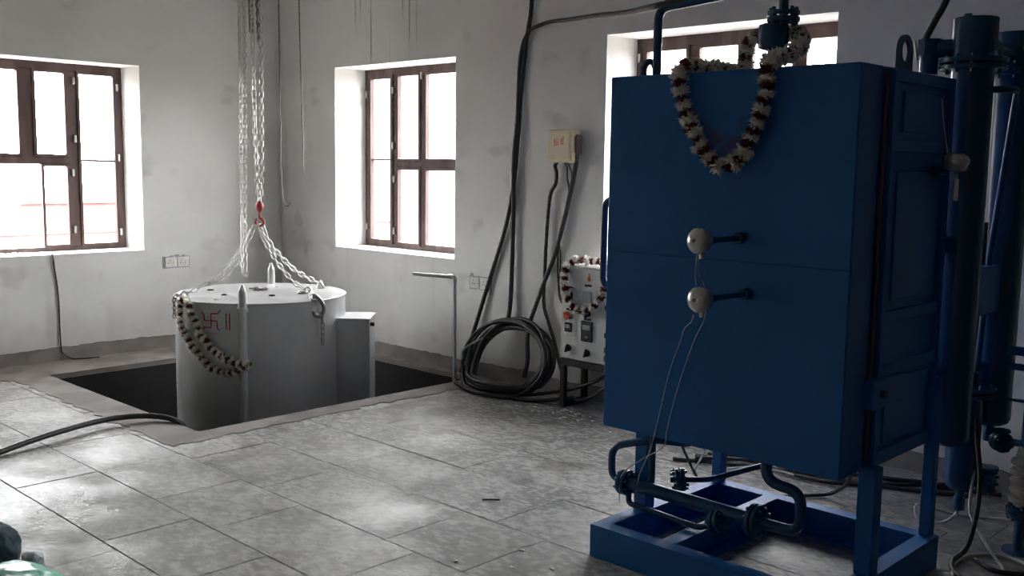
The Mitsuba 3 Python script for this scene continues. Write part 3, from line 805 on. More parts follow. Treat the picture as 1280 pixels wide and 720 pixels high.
# thermocouple heads
def head(parent, base, tip, label, cap_dir):
    base, tip = np.array(base, float), np.array(tip, float)
    d = (tip - base) / np.linalg.norm(tip - base)
    k = obj('sensor_stub', cat(cyl(base, tip, 0.0095, 14), cyl(base, base + d * 0.03, 0.02, 16), cyl(tip - d * 0.055, tip - d * 0.03, 0.0145, 6)), 'mat_blue_gloss', parent, smooth=40)
    hm = lathe([(0, -0.008), (0.030, -0.008), (0.038, 0.0), (0.040, 0.02), (0.0435, 0.022), (0.0435, 0.030), (0.038, 0.040), (0.024, 0.049), (0.009, 0.052), (0, 0.052)], 32)
    M = frame_of(cap_dir); M[:3, 3] = tip; hm.apply_transform(M)
    q = obj('sensor_head', hm, 'mat_silver', k, smooth=35); tag(q, label)
    c = np.array(cap_dir, float); c /= np.linalg.norm(c)
    scr = cyl(tip + c * 0.050, tip + c * 0.055, 0.007, 10); obj('cap_screw', scr, 'mat_dark_chain', k, smooth=40)
    gl = cyl(tip + c * 0.012 + np.array([0, 0, -0.035]), tip + c * 0.012 + np.array([0.004, 0, -0.058]), 0.009, 8); obj('cable_gland', gl, 'mat_silver', k, smooth=40)
    return k


head(door, (5.752, -1.918, 1.262), (5.752, -2.155, 1.262), 'silver domed sensor head', (-0.05, -1, 0.05))
head(door, (5.785, -1.918, 1.071), (5.785, -2.19, 1.075), 'silver domed sensor head', (-0.05, -1, 0.02))
head(fur, (6.165, -1.32, 1.50), (6.245, -1.345, 1.515), 'silver domed sensor head on the furnace side', (0.25, -0.2, 1.0))
tg = obj('paper_tag', bx(6.26, 6.262, -1.385, -1.345, 1.40, 1.475, 0.0005), 'mat_white_plastic', fur); tag(tg, 'small pale tag below the side sensor')
obj('signal_wire', tube(smooth_path([(6.19, -1.36, 1.755), (6.20, -1.36, 1.68), (6.215, -1.36, 1.60), (6.225, -1.355, 1.545)], 0.02), 0.003, 6), 'mat_grey_wire', fur, smooth=True)
W_UP = [(5.731, -2.162, 1.215), (5.722, -2.13, 1.18), (5.717, -2.1, 1.13), (5.694, -2.03, 1.05), (5.652, -1.98, 0.97), (5.592, -1.945, 0.887), (5.536, -1.935, 0.745), (5.499, -1.935, 0.618), (5.477, -1.935, 0.523), (5.44, -1.90, 0.45), (5.30, -1.85, 0.36), (5.20, -1.84, 0.27), (5.21, -1.86, 0.17)]
W_LOW = [(5.75, -2.196, 1.02), (5.72, -2.16, 0.99), (5.66, -2.09, 0.965), (5.603, -2.03, 0.935), (5.537, -1.955, 0.871), (5.486, -1.935, 0.767), (5.455, -1.935, 0.641), (5.43, -1.935, 0.529), (5.364, -1.88, 0.412), (5.285, -1.83, 0.298), (5.262, -1.82, 0.2), (5.255, -1.80, 0.135)]
W_LINK = [(5.737, -2.168, 1.215), (5.738, -2.175, 1.17), (5.752, -2.19, 1.118)]
for i, pts in enumerate((W_UP, W_LOW, W_LINK)):
    tag(obj('sensor_wire', tube(smooth_path(pts, 0.02), 0.0019, 6), 'mat_grey_wire', fur, smooth=True), 'thin grey sensor wire')


def flange(c, axis, r, t=0.016, gap=0.006, bolts=8, pair=True):
    c, axis = np.array(c, float), np.array(axis, float) / np.linalg.norm(axis)
    M = frame_of(axis)
    ms = []
    for s in ((-1, 1) if pair else (1,)):
        m = lathe([(0, 0), (r - 0.002, 0), (r, 0.002), (r, t - 0.002), (r - 0.002, t), (0, t)], 28)
        if s < 0: m.apply_transform(np.diag([1, 1, -1, 1])); m.invert()
        MM = M.copy(); MM[:3, 3] = c + axis * s * gap / 2
        m.apply_transform(MM); ms.append(m)
    for k in range(bolts):
        a = 2 * math.pi * (k + 0.5) / bolts
        o = c + (M[:3, 0] * math.cos(a) + M[:3, 1] * math.sin(a)) * r * 0.78
        ms.append(cyl(o - axis * (t + gap / 2 + 0.012), o + axis * (t + gap / 2 + 0.012), 0.0065, 6))
    return cat(ms)


def pipe(parent, pts, r, bend=0.05, flanges=(), mat='mat_blue_gloss', name='gas_pipe', label=None):
    k = obj(name, tube(fillet_path(pts, bend), r, 14), mat, parent, smooth=50)
    if label: tag(k, label)
    for c, ax, fr in flanges:
        obj('flange', flange(c, ax, fr), mat, k, smooth=30)
    return k


# inlet main along the front, U bend at the left, S bend at the right, small bore lines
pipe(fur, [(5.30, -1.765, 0.425), (5.12, -1.80, 0.37), (5.12, -1.80, 0.245), (5.19, -1.80, 0.235)], 0.015, 0.05, [((5.195, -1.80, 0.235), (1, 0, 0), 0.052)])
pipe(fur, [(5.30, -1.765, 0.425), (5.42, -1.70, 0.42), (5.45, -1.65, 0.44)], 0.014)
pipe(fur, [(5.20, -1.80, 0.235), (5.785, -1.80, 0.228)], 0.027, 0.03, [((5.79, -1.80, 0.228), (1, 0, 0), 0.062)])
pipe(fur, [(5.79, -1.80, 0.228), (5.962, -1.80, 0.228), (5.962, -1.80, 0.375), (5.82, -1.80, 0.385), (5.82, -1.80, 0.50)], 0.02, 0.055)
pipe(fur, [(5.225, -1.82, 0.20), (5.225, -1.82, 0.16), (5.56, -1.82, 0.146), (5.64, -1.82, 0.185)], 0.0115, 0.03, [((5.645, -1.82, 0.187), (1, 0, 0.35), 0.05)])
pipe(fur, [(5.645, -1.82, 0.187), (5.70, -1.815, 0.215)], 0.0115)
pipe(fur, [(5.30, -1.64, 0.235), (5.44, -1.56, 0.25), (5.58, -1.30, 0.30)], 0.0115, 0.03, [((5.33, -1.62, 0.238), (0.6, 0.6, 0.1), 0.048)])
pipe(fur, [(5.30, -1.775, 0.49), (5.30, -1.775, 0.262), (5.29, -1.80, 0.235)], 0.012, 0.03)
# riser and cross pipe over the top
pipe(fur, [(5.212, -1.70, 1.83), (5.212, -1.70, 2.112), (5.75, -1.70, 2.150), (5.752, -1.70, 1.97)], 0.0165, 0.05, [((5.752, -1.70, 2.035), (0, 0, 1), 0.056)])
dome = lathe([(0, -0.035), (0.018, -0.035), (0.018, 0.045), (0.05, 0.055), (0.053, 0.065), (0.053, 0.125), (0.05, 0.135), (0.018, 0.145), (0, 0.145)], 28); dome.apply_translation((5.715, -1.70, 1.873)); obj('riser_pot', dome, 'mat_blue_gloss', fur, smooth=40)

garland('flower_garland', 'large white and maroon flower garland hanging in a loop on the blue furnace front', [
    (5.485, -1.955, 1.835), (5.497, -1.958, 1.795), (5.505, -1.958, 1.759), (5.523, -1.958, 1.716), (5.542, -1.958, 1.677), (5.56, -1.958, 1.64), (5.585, -1.958, 1.598), (5.613, -1.958, 1.562), (5.647, -1.958, 1.529), (5.687, -1.958, 1.507), (5.728, -1.958, 1.516), (5.758, -1.958, 1.543), (5.787, -1.958, 1.583), (5.80, -1.958, 1.615), (5.816, -1.958, 1.657), (5.827, -1.958, 1.694), (5.842, -1.958, 1.746), (5.845, -1.958, 1.79), (5.84, -1.945, 1.845),
    (5.83, -1.86, 1.872), (5.825, -1.77, 1.895), (5.815, -1.67, 1.945), (5.765, -1.63, 1.985), (5.68, -1.62, 1.998), (5.60, -1.625, 1.985), (5.56, -1.62, 1.945), (5.545, -1.61, 1.895), (5.53, -1.62, 1.866), (5.51, -1.70, 1.862), (5.497, -1.86, 1.860), (5.488, -1.935, 1.855)], 0.037, 0.0265, closed=True, group='flower garlands')

# ------------------------------------------------------------------ the purifier columns to the right
pur = thing('gas_purifier', 'set of tall blue gas drying columns and piping behind the right side of the furnace', 'gas purifier')


def column(c, z0, z1, r, zf, cap_r, name, round_bottom=0.03):
    m = lathe([(0, z0), (r * 0.6, z0), (r * 0.88, z0 + round_bottom * 0.4), (r, z0 + round_bottom), (r, zf), (0, zf)], 36); m.apply_translation((c[0], c[1], 0))
    k = obj('column', m, 'mat_blue_gloss', pur, smooth=35)
    f = flange((0, 0, 0), (0, 0, 1), r + 0.045, 0.018, 0.006, 10); f.apply_translation((c[0], c[1], zf)); obj('flange', f, 'mat_blue_gloss', k, smooth=30)
    q = lathe([(0, zf), (cap_r, zf), (cap_r, z1 - 0.004), (cap_r - 0.004, z1), (0, z1)], 36); q.apply_translation((c[0], c[1], 0)); obj('head_cap', q, 'mat_blue_gloss', k, smooth=30)
    return k


C1, C2, C3 = (6.190, -1.085), (6.182, -0.612), (6.141, -0.783)
column(C1, 0.46, 2.06, 0.074, 1.893, 0.078, 'column')
column(C2, 0.455, 2.055, 0.080, 1.905, 0.085, 'column')
k = column(C3, 0.20, 0.70, 0.066, 0.62, 0.05, 'column', 0.05); tag(k, 'short separator pot low behind the columns')
obj('drain_nozzle', cat(cyl((C3[0], C3[1], 0.20), (C3[0], C3[1], 0.155), 0.017, 12), cyl((C3[0], C3[1], 0.165), (C3[0], C3[1], 0.115), 0.024, 12)), 'mat_blue_gloss', pur, smooth=40)
obj('drain_nozzle', cyl((C2[0], C2[1], 0.455), (C2[0], C2[1], 0.385), 0.022, 12), 'mat_blue_gloss', pur, smooth=40)
# clamps from the furnace to the columns
obj('mounting_bracket', bx(6.10, 6.155, -1.20, -1.10, 1.20, 1.26, 0.003), 'mat_blue', pur)
obj('mounting_bracket', bx(6.10, 6.155, -1.20, -1.10, 0.70, 0.76, 0.003), 'mat_blue', pur)
obj('mounting_bracket', bx(6.13, 6.21, -1.02, -0.68, 0.94, 1.13, 0.003), 'mat_blue', pur)
obj('mounting_bracket', bx(6.12, 6.17, -0.85, -0.64, 0.53, 0.58, 0.003), 'mat_blue', pur)
# fittings at the head of the first column
obj('elbow_fitting', tube(fillet_path([(6.15, -1.10, 1.955), (6.04, -1.12, 1.955), (6.04, -1.12, 1.86)], 0.05), 0.033, 16), 'mat_blue_gloss', pur, smooth=50)
obj('union_nut', cyl((6.04, -1.12, 1.99), (6.04, -1.12, 1.93), 0.046, 8), 'mat_blue_gloss', pur, smooth=30)
tag(obj('bright_ring', cyl((6.003, -1.14, 1.915), (5.993, -1.145, 1.985), 0.006, 8), 'mat_steel', pur), 'bright steel edge of the fitting')
obj('side_nozzle', cyl((C1[0] + 0.07, C1[1] - 0.02, 1.955), (C2[0] + 0.01, C2[1] - 0.05, 1.965), 0.022, 14), 'mat_blue_gloss', pur, smooth=40)
tag(obj('plug_ring', ring_tube((6.257, -0.690, 1.985), 0.017, 0.006, (0.3, -0.9, 0)), 'mat_silver', pur, smooth=True), 'small silver plug ring')
obj('top_nut', cyl((C1[0] - 0.03, C1[1], 2.06), (C1[0] - 0.03, C1[1], 2.078), 0.014, 6), 'mat_blue_gloss', pur)
pipe(pur, [(C1[0] + 0.06, C1[1], 1.80), (C1[0] + 0.14, C1[1] + 0.05, 1.80), (C1[0] + 0.10, C1[1] + 0.18, 1.80), (C2[0], C2[1] - 0.14, 1.15), (C2[0] - 0.02, C2[1] - 0.15, 0.5)], 0.012, 0.05)
pipe(pur, [(C2[0] + 0.02, C2[1] - 0.06, 0.715), (C2[0] - 0.055, C2[1] - 0.10, 0.715), (C2[0] - 0.055, C2[1] - 0.10, 0.30), (C3[0] + 0.03, C3[1] + 0.02, 0.30)], 0.012, 0.04)
# valve train standing on the floor at the right
V = np.array([6.381, -0.787, 0.0])
obj('stand_pipe', cat(cyl(V, V + (0, 0, 0.155), 0.020, 14), cyl(V, V + (0, 0, 0.012), 0.06, 20)), 'mat_blue_gloss', pur, smooth=40)
obj('flange', flange(V + (0, 0, 0.165), (0, 0, 1), 0.055), 'mat_blue_gloss', pur, smooth=30)
rib = [(0, 0.19), (0.03, 0.19)]
for i in range(5):
    z = 0.20 + i * 0.038
    rib += [(0.030, z), (0.048, z + 0.008), (0.050, z + 0.018), (0.045, z + 0.026), (0.030, z + 0.032)]
rib += [(0.03, 0.40), (0.022, 0.43), (0, 0.43)]
m = lathe(rib, 28); m.apply_translation(V); kk = obj('bellows', m, 'mat_ribbed', pur, smooth=30); tag(kk, 'ribbed beige bellows joint')
obj('gas_pipe', tube([V + (0, 0, 0.43), V + (0, 0, 0.78)], 0.017, 14), 'mat_blue_gloss', pur, smooth=50)
obj('gas_pipe', tube(fillet_path([(C2[0], C2[1], 0.405), (C2[0] + 0.02, C2[1] - 0.01, 0.395), tuple(V + (0, 0, 0.44))], 0.02), 0.014, 14), 'mat_blue_gloss', pur, smooth=50)


def valve(c, r, axis, parent):
    k = obj('valve', flange(c, axis, r, 0.02, 0.004, 8), 'mat_blue_gloss', parent, smooth=30)
    c = np.array(c, float)
    obj('bonnet', cat(cyl(c, c + (0, 0, r * 1.1), r * 0.45, 14), cyl(c + (0, 0, r * 1.0), c + (0, 0, r * 1.2), r * 0.85, 8)), 'mat_blue_gloss', k, smooth=30)


mid = (np.array([C2[0], C2[1], 0.40]) + V + (0, 0, 0.42)) / 2
valve(mid - (0.02, 0, 0.0), 0.042, V - np.array([C2[0], C2[1], 0]), pur)
valve((6.235, -0.755, 0.25), 0.052, (1, 0, 0), pur)
obj('gas_pipe', tube([(C3[0] + 0.05, C3[1], 0.28), (6.235, -0.755, 0.25), (6.245, -0.75, 0.25)], 0.014, 12), 'mat_blue_gloss', pur, smooth=50)
for z0, z1 in ((0.765, 0.80), (0.705, 0.73), (0.575, 0.585)):
    obj('cross_tie', bx(C2[0] + 0.04, 6.55, -0.66, -0.64, z0, z1, 0.002), 'mat_blue_gloss', pur)
obj('frame_post', bx(6.42, 6.455, -0.67, -0.635, 0.0, 0.83, 0.003), 'mat_blue', pur)

# ------------------------------------------------------------------ control panel by the wall
pan = thing('control_panel', 'pale grey control panel with meters and switches on a black stand beside the furnace', 'control panel')
PX0, PX1, PY0, PY1, PZ0, PZ1 = 3.515, 4.02, -0.29, -0.05, 0.315, 0.885
obj('cabinet', bx(PX0, PX1, PY0, PY1, PZ0, PZ1, 0.006), 'mat_panel', pan)
obj('top_cover', bx(PX0 - 0.004, PX1 + 0.004, PY0 - 0.006, PY1, PZ1, PZ1 + 0.012, 0.003), 'mat_panel', pan)
st = obj('stand', cat([bx(PX0, PX1, y, y + 0.03, PZ0 - 0.045, PZ0 - 0.002, 0.002) for y in (PY0, PY1 - 0.03)] + [bx(x, x + 0.03, PY0, PY1, PZ0 - 0.045, PZ0 - 0.002, 0.002) for x in (PX0, PX1 - 0.03)]), 'mat_black', pan)
for x in (PX0, PX1 - 0.035):
    for y in (PY0, PY1 - 0.035):
        obj('leg', bx(x, x + 0.035, y, y + 0.035, 0.0, PZ0 - 0.045, 0.003), 'mat_black', st)
    obj('foot_bar', bx(x, x + 0.035, PY0 + 0.035, PY1 - 0.035, 0.0, 0.035, 0.003), 'mat_black', st)
YF = PY0


def face(name, u, z, w, h, d, mat, parent=pan, bev=0.002):
    return obj(name, bx(u - w / 2, u + w / 2, YF - d, YF + 0.004, z - h / 2, z + h / 2, bev), mat, parent)


for u, z in ((3.585, 0.705), (3.585, 0.515)):
    a = face('meter_plate', u + 0.012, z, 0.088, 0.11, 0.004, 'mat_white_plastic'); face('meter', u, z, 0.052, 0.058, 0.016, 'mat_black', a)
    face('display', u - 0.002, z + 0.006, 0.034, 0.024, 0.018, 'mat_grey_plastic', a, 0.001)
a = face('meter_plate', 3.735, 0.72, 0.10, 0.115, 0.004, 'mat_white_plastic'); face('meter', 3.73, 0.716, 0.062, 0.066, 0.018, 'mat_grey_plastic', a)
a = face('controller', 3.73, 0.505, 0.085, 0.125, 0.012, 'mat_black'); face('display', 3.73, 0.53, 0.06, 0.03, 0.0145, 'mat_grey_plastic', a, 0.001)
obj('indicator', cyl((3.738, YF - 0.014, 0.472), (3.738, YF - 0.022, 0.472), 0.008, 12), 'mat_silver', a)
for u, z in ((3.585, 0.76), (3.585, 0.625), (3.73, 0.785), (3.585, 0.571), (3.73, 0.578)):
    face('name_plate', u, z, 0.052, 0.014, 0.0035, 'mat_black', pan, 0.001)
for u, z in ((3.585, 0.385), (3.735, 0.372), (3.735, 0.615)):
    k = obj('switch', cyl((u, YF + 0.002, z), (u, YF - 0.012, z), 0.020, 18), 'mat_black', pan, smooth=35)
    obj('lever', rot_to(bx(u - 0.006, u + 0.006, YF - 0.032, YF - 0.01, z - 0.026, z + 0.026, 0.003), (0, 1, 0), 0.3, (u, YF, z)), 'mat_black', k)
for z in (0.665, 0.50, 0.41, 0.36):
    face('side_button', 3.89, z, 0.03, 0.03, 0.02, 'mat_black')
face('orange_stroke', 3.735, 0.835, 0.016, 0.05, 0.0012, 'mat_smear', pan, 0.0003)
b = trimesh.creation.icosphere(subdivisions=2, radius=0.013); b.apply_scale((1, 0.5, 1.2)); b.apply_translation((3.735, YF - 0.001, 0.825)); obj('vermilion_dot', b, 'mat_orange', pan, smooth=True)
fl = thing('hibiscus_flower', 'single red orange flower stuck on the left of the control panel front', 'flower')
m = tuft_mesh(40, 0.034, 0.02, 91); m.apply_transform(frame_of((0, -1, 0))); m.apply_translation((3.578, YF - 0.014, 0.588)); obj('bloom', m, 'mat_orange', fl)
garland('flower_garland', 'small white and maroon flower garland hung round the top of the control panel', [
    (3.565, -0.325, 0.86), (3.568, -0.325, 0.81), (3.58, -0.325, 0.75), (3.60, -0.325, 0.69), (3.64, -0.325, 0.655), (3.70, -0.325, 0.638), (3.765, -0.325, 0.64), (3.82, -0.325, 0.68), (3.862, -0.325, 0.735), (3.885, -0.325, 0.80), (3.89, -0.325, 0.87),
    (3.885, -0.28, 0.925), (3.82, -0.23, 0.927), (3.73, -0.21, 0.927), (3.65, -0.22, 0.927), (3.585, -0.27, 0.922)], 0.035, 0.031, closed=True, group='flower garlands')

# ------------------------------------------------------------------ wall fittings
jb = thing('junction_box', 'cream plastic junction box with red marks on the back wall between window and furnace', 'junction box')
obj('case', bx(3.197, 3.398, -0.088, 0.0, 1.522, 1.732, 0.008), 'mat_cream', jb)
obj('cover', bx(3.205, 3.385, -0.094, -0.086, 1.548, 1.708, 0.003), 'mat_cream', jb)


def wall_stroke(pts, y, w=0.006):
    return cat([bx(min(a[0], b[0]) - w / 2, max(a[0], b[0]) + w / 2, y - 0.001, y + 0.002, min(a[1], b[1]) - w / 2, max(a[1], b[1]) + w / 2) for a, b in zip(pts[:-1], pts[1:])])


cx_, cz_ = 3.275, 1.652
tag(obj('swastika_mark', cat(wall_stroke([(cx_ - 0.018, cz_), (cx_ + 0.018, cz_)], -0.0945), wall_stroke([(cx_, cz_ - 0.018), (cx_, cz_ + 0.018)], -0.0945), wall_stroke([(cx_, cz_ + 0.018), (cx_ + 0.018, cz_ + 0.018)], -0.0945),
                             wall_stroke([(cx_ + 0.018, cz_), (cx_ + 0.018, cz_ - 0.018)], -0.0945), wall_stroke([(cx_, cz_ - 0.018), (cx_ - 0.018, cz_ - 0.018)], -0.0945), wall_stroke([(cx_ - 0.018, cz_), (cx_ - 0.018, cz_ + 0.018)], -0.0945)), 'mat_orange', jb), 'red hand drawn Hindu swastika mark')
obj('red_stroke', wall_stroke([(3.318, 1.638), (3.318, 1.675)], -0.0945), 'mat_orange', jb)
obj('red_stroke', wall_stroke([(3.334, 1.638), (3.334, 1.682)], -0.0945), 'mat_orange', jb)
obj('side_gland', cat(bx(3.398, 3.43, -0.06, -0.01, 1.575, 1.70, 0.01), cyl((3.40, -0.035, 1.575), (3.395, -0.032, 1.53), 0.016, 12)), 'mat_gland', jb)


def socket(name, label, place, w=0.21, h=0.082):
    k = thing(name, label, 'socket')

    def put(m):
        m.apply_transform(place); return m
    obj('back_box', put(bx(-w / 2 - 0.006, w / 2 + 0.006, -h / 2 - 0.005, h / 2 + 0.005, -0.002, 0.004)), 'mat_grey_plastic', k)
    for s in (-1, 1):
        q = obj('face_plate', put(bx(s * w / 4 - w / 4 + 0.002, s * w / 4 + w / 4 - 0.002, -h / 2, h / 2, 0.0, 0.011, 0.003)), 'mat_white_plastic', k)
        obj('pin_holes', put(cat([cyl((s * w / 4 + a - 0.012, b, 0.0105), (s * w / 4 + a - 0.012, b, 0.0118), 0.004, 8) for a, b in ((0, 0.018), (-0.011, -0.006), (0.011, -0.006))])), 'mat_black', q)
        obj('rocker', put(bx(s * w / 4 + 0.016, s * w / 4 + 0.034, -0.02, 0.014, 0.01, 0.016, 0.002)), 'mat_white_plastic', q)
    return k, put


MB = np.eye(4); MB[:3, 0], MB[:3, 1], MB[:3, 2], MB[:3, 3] = (1, 0, 0), (0, 0, 1), (0, -1, 0), (2.503, 0, 0.666)
k, put = socket('wall_socket', 'white twin socket low on the back wall right of the thin bent pipe', MB)
obj('torn_edge', put(cat([bx(-0.115, 0.11, 0.043, 0.049, -0.001, 0.006), bx(-0.105, -0.075, 0.046, 0.066, -0.001, 0.004), bx(0.108, 0.114, -0.06, 0.046, -0.001, 0.006)])), 'mat_grey_plastic', k)
ML = np.eye(4); ML[:3, 0], ML[:3, 1], ML[:3, 2], ML[:3, 3] = (0, 1, 0), (0, 0, 1), (1, 0, 0), (0, -0.997, 0.687)
k, put = socket('wall_socket', 'white twin socket on the left wall between window and tank', ML)
obj('torn_edge', put(cat([bx(-0.12, -0.113, -0.045, 0.05, -0.001, 0.006), bx(-0.06, -0.03, 0.045, 0.055, -0.001, 0.006), bx(-0.015, 0.02, 0.045, 0.06, -0.001, 0.006), bx(0.05, 0.065, 0.045, 0.06, -0.001, 0.006)])), 'mat_grey_plastic', k)

bp = thing('bent_pipe', 'thin galvanised pipe rising from the pit corner and bent over to the left', 'pipe')
obj('tube', tube(fillet_path([(2.563, -0.305, 0.0), (2.56, -0.305, 0.738), (2.26, -0.42, 0.742)], 0.03), 0.0125, 12), 'mat_steel', bp, smooth=50)
obj('elbow', tube(fillet_path([(2.56, -0.305, 0.69), (2.56, -0.305, 0.738), (2.52, -0.32, 0.739)], 0.03), 0.0165, 12), 'mat_steel', bp, smooth=50)


def cable(label, pts, r, mat='mat_rubber', name='power_cable', step=0.02, sides=10):
    return tag(obj(name, tube(smooth_path(pts, step), r, sides), mat, smooth=True), label, 'cable')


cable('long black cable falling down the back wall and slanting to the pit corner', [(2.99, -0.022, 3.2), (2.975, -0.022, 2.577), (2.944, -0.022, 2.375), (2.924, -0.022, 2.273), (2.893, -0.022, 2.014), (2.87, -0.022, 1.698), (2.839, -0.022, 1.403), (2.762, -0.022, 1.074), (2.612, -0.022, 0.702), (2.47, -0.04, 0.30), (2.40, -0.09, 0.02)], 0.0145)
cable('thick black cable hanging straight down the back wall into the coil', [(2.962, -0.03, 2.37), (2.925, -0.028, 2.33), (2.889, -0.026, 2.223), (2.876, -0.026, 2.067), (2.874, -0.035, 1.804), (2.851, -0.04, 1.538), (2.843, -0.03, 1.214), (2.836, -0.03, 0.777), (2.827, -0.04, 0.499), (2.80, -0.07, 0.40), (2.70, -0.11, 0.30), (2.60, -0.13, 0.18)], 0.0155)
cable('dark cable running from the wall cables across to the pipe over the furnace', [(2.951, -0.04, 2.358), (2.975, -0.04, 2.378), (3.05, -0.04, 2.402), (3.154, -0.04, 2.419), (3.595, -0.336, 2.365), (4.009, -0.652, 2.311), (4.62, -1.157, 2.214), (5.10, -1.62, 2.135), (5.24, -1.70, 2.128), (5.45, -1.70, 2.148), (5.66, -1.70, 2.175), (5.70, -1.70, 2.4), (5.71, -1.70, 4.0)], 0.0125)
cable('thick black cable from the underside of the cream box down behind the panel', [(3.25, -0.05, 1.53), (3.21, -0.03, 1.50), (3.227, -0.03, 1.463), (3.222, -0.03, 1.385), (3.182, -0.03, 1.332), (3.163, -0.03, 1.227), (3.147, -0.03, 1.015), (3.139, -0.03, 0.775), (3.136, -0.03, 0.587), (3.175, -0.03, 0.484), (3.242, -0.04, 0.358), (3.301, -0.06, 0.24), (3.40, -0.10, 0.10)], 0.012)
cable('thick black cable from the right side of the cream box slanting down to the coil', [(3.40, -0.035, 1.56), (3.392, -0.03, 1.52), (3.347, -0.028, 1.337), (3.291, -0.028, 1.128), (3.22, -0.028, 0.914), (3.147, -0.035, 0.749), (3.086, -0.05, 0.582), (3.063, -0.08, 0.47), (3.075, -0.12, 0.36), (3.10, -0.14, 0.22), (3.08, -0.15, 0.10)], 0.015)
cable('thin wavy wire below the cream box, left of its pair', [(3.305, -0.045, 1.525), (3.308, -0.02, 1.49), (3.31, -0.02, 1.428), (3.327, -0.02, 1.336), (3.296, -0.02, 1.206), (3.265, -0.02, 1.075), (3.247, -0.02, 0.969), (3.244, -0.02, 0.811), (3.261, -0.02, 0.706), (3.30, -0.03, 0.629), (3.45, -0.03, 0.56)], 0.0055, name='thin_wire')
cable('thin wavy wire below the cream box, right of its pair', [(3.325, -0.045, 1.525), (3.33, -0.014, 1.49), (3.344, -0.014, 1.439), (3.32, -0.014, 1.31), (3.298, -0.014, 1.206), (3.285, -0.014, 1.102), (3.252, -0.014, 1.022), (3.264, -0.014, 0.865), (3.247, -0.014, 0.705), (3.29, -0.016, 0.601), (3.45, -0.02, 0.52)], 0.0045, name='thin_wire')
cable('thin dark wire down the left wall under the wide window', [(-0.02, -1.98, 0.803), (0.008, -1.98, 0.79), (0.008, -1.972, 0.70), (0.008, -1.955, 0.55), (0.008, -1.949, 0.399), (0.008, -1.949, 0.249), (0.012, -1.948, 0.125), (0.02, -1.94, 0.06), (0.04, -1.88, 0.012), (0.09, -1.78, 0.010), (0.10, -1.70, 0.010)], 0.005, name='thin_wire')

# the coil of cable leaning on the wall
co = thing('cable_coil', 'big coil of thick black cable leaning against the back wall beside the panel', 'cable')
for k in range(9):
    t = np.linspace(0, 2 * math.pi, 60)
    a = 0.350 + rng.uniform(-0.05, 0.03); b = 0.248 + rng.uniform(-0.035, 0.02)
    cx0 = 2.975 + rng.uniform(-0.025, 0.025); cz0 = 0.17 + rng.uniform(-0.01, 0.02)
    ph = rng.uniform(-0.1, 0.1)
    pts = []
    for q in t:
        u, v = a * math.cos(q + ph), b * math.sin(q)
        w = v + (b)                                   # height along the leaning plane
        lean = 0.24 - 0.20 * min(1, max(0, w / (2 * b))) + k * 0.012 * 0.9
        z = max(0.02 + (k % 4) * 0.022, cz0 + v + 0.03)
        sq = 0.11 * max(0.0, -v / b) ** 2
        pts.append((cx0 + u, -lean - sq - 0.01, z))
    obj('turn', tube(np.array(pts + pts[1:2]), 0.0125, 10), 'mat_rubber', co, smooth=True)
obj('tie', tube(smooth_path([(2.63, -0.25, 0.10), (2.60, -0.27, 0.22), (2.68, -0.2, 0.30), (2.74, -0.15, 0.33)], 0.02), 0.005, 6), 'mat_grey_wire', co, smooth=True)
cable('black cable end lying on the floor from the coil to the panel stand', [(2.60, -0.33, 0.02), (2.68, -0.37, 0.015), (2.80, -0.42, 0.015), (2.95, -0.45, 0.015), (3.15, -0.40, 0.015), (3.35, -0.33, 0.015), (3.56, -0.20, 0.05)], 0.0125)
cable('black cable looping from the coil up to the right under the panel', [(2.95, -0.35, 0.03), (3.10, -0.36, 0.02), (3.25, -0.28, 0.03), (3.40, -0.20, 0.06), (3.53, -0.17, 0.10), (3.70, -0.16, 0.17), (3.80, -0.15, 0.24)], 0.011)
cable('black cable crossing under the panel from floor to furnace side', [(3.45, -0.12, 0.015), (3.60, -0.20, 0.04), (3.75, -0.24, 0.10), (3.90, -0.26, 0.20), (4.05, -0.20, 0.26)], 0.011)
cable('thick black cable crossing the floor slabs and dropping over the pit edge', [(2.75, -4.3, 0.014), (2.50, -3.75, 0.014), (2.34, -3.32, 0.016), (2.286, -3.183, 0.022), (2.19, -2.901, 0.040), (2.09, -2.56, 0.042), (2.128, -2.345, 0.036), (2.25, -2.24, 0.024), (2.38, -2.21, -0.02), (2.47, -2.19, -0.12), (2.50, -2.16, -0.4), (2.5, -2.1, -1.1)], 0.016)

# ------------------------------------------------------------------ cables and tubing on the floor behind and beside the furnace
bun = [((4.70, -0.75, 0.012), (4.95, -0.62, 0.012), (5.20, -0.50, 0.012), (5.60, -0.42, 0.012), (6.0, -0.25, 0.012)),
       ((4.75, -0.62, 0.012), (5.0, -0.50, 0.014), (5.25, -0.55, 0.014), (5.5, -0.50, 0.012), (5.9, -0.10, 0.012)),
       ((4.80, -0.70, 0.03), (5.02, -0.55, 0.034), (5.22, -0.46, 0.034), (5.45, -0.36, 0.02), (5.9, -0.20, 0.03)),
       ((4.78, -0.55, 0.012), (4.98, -0.44, 0.012), (5.30, -0.36, 0.012), (5.7, -0.25, 0.012), (6.1, -0.12, 0.012))]
names = ['black cable nearest the furnace in the tangle on the floor behind it', 'black cable wandering through the floor tangle behind the furnace', 'black cable lying on top of the floor tangle behind the furnace', 'black cable nearest the wall in the floor tangle behind the furnace']
for pts, lab in zip(bun, names):
    cable(lab, pts, 0.0095)
cable('black cable curling up from the floor under the furnace to its right end', [(5.35, -0.95, 0.012), (5.50, -0.75, 0.012), (5.56, -0.72, 0.03), (5.66, -0.78, 0.12), (5.72, -0.9, 0.25), (5.74, -1.0, 0.45), (5.74, -1.15, 0.50)], 0.008)
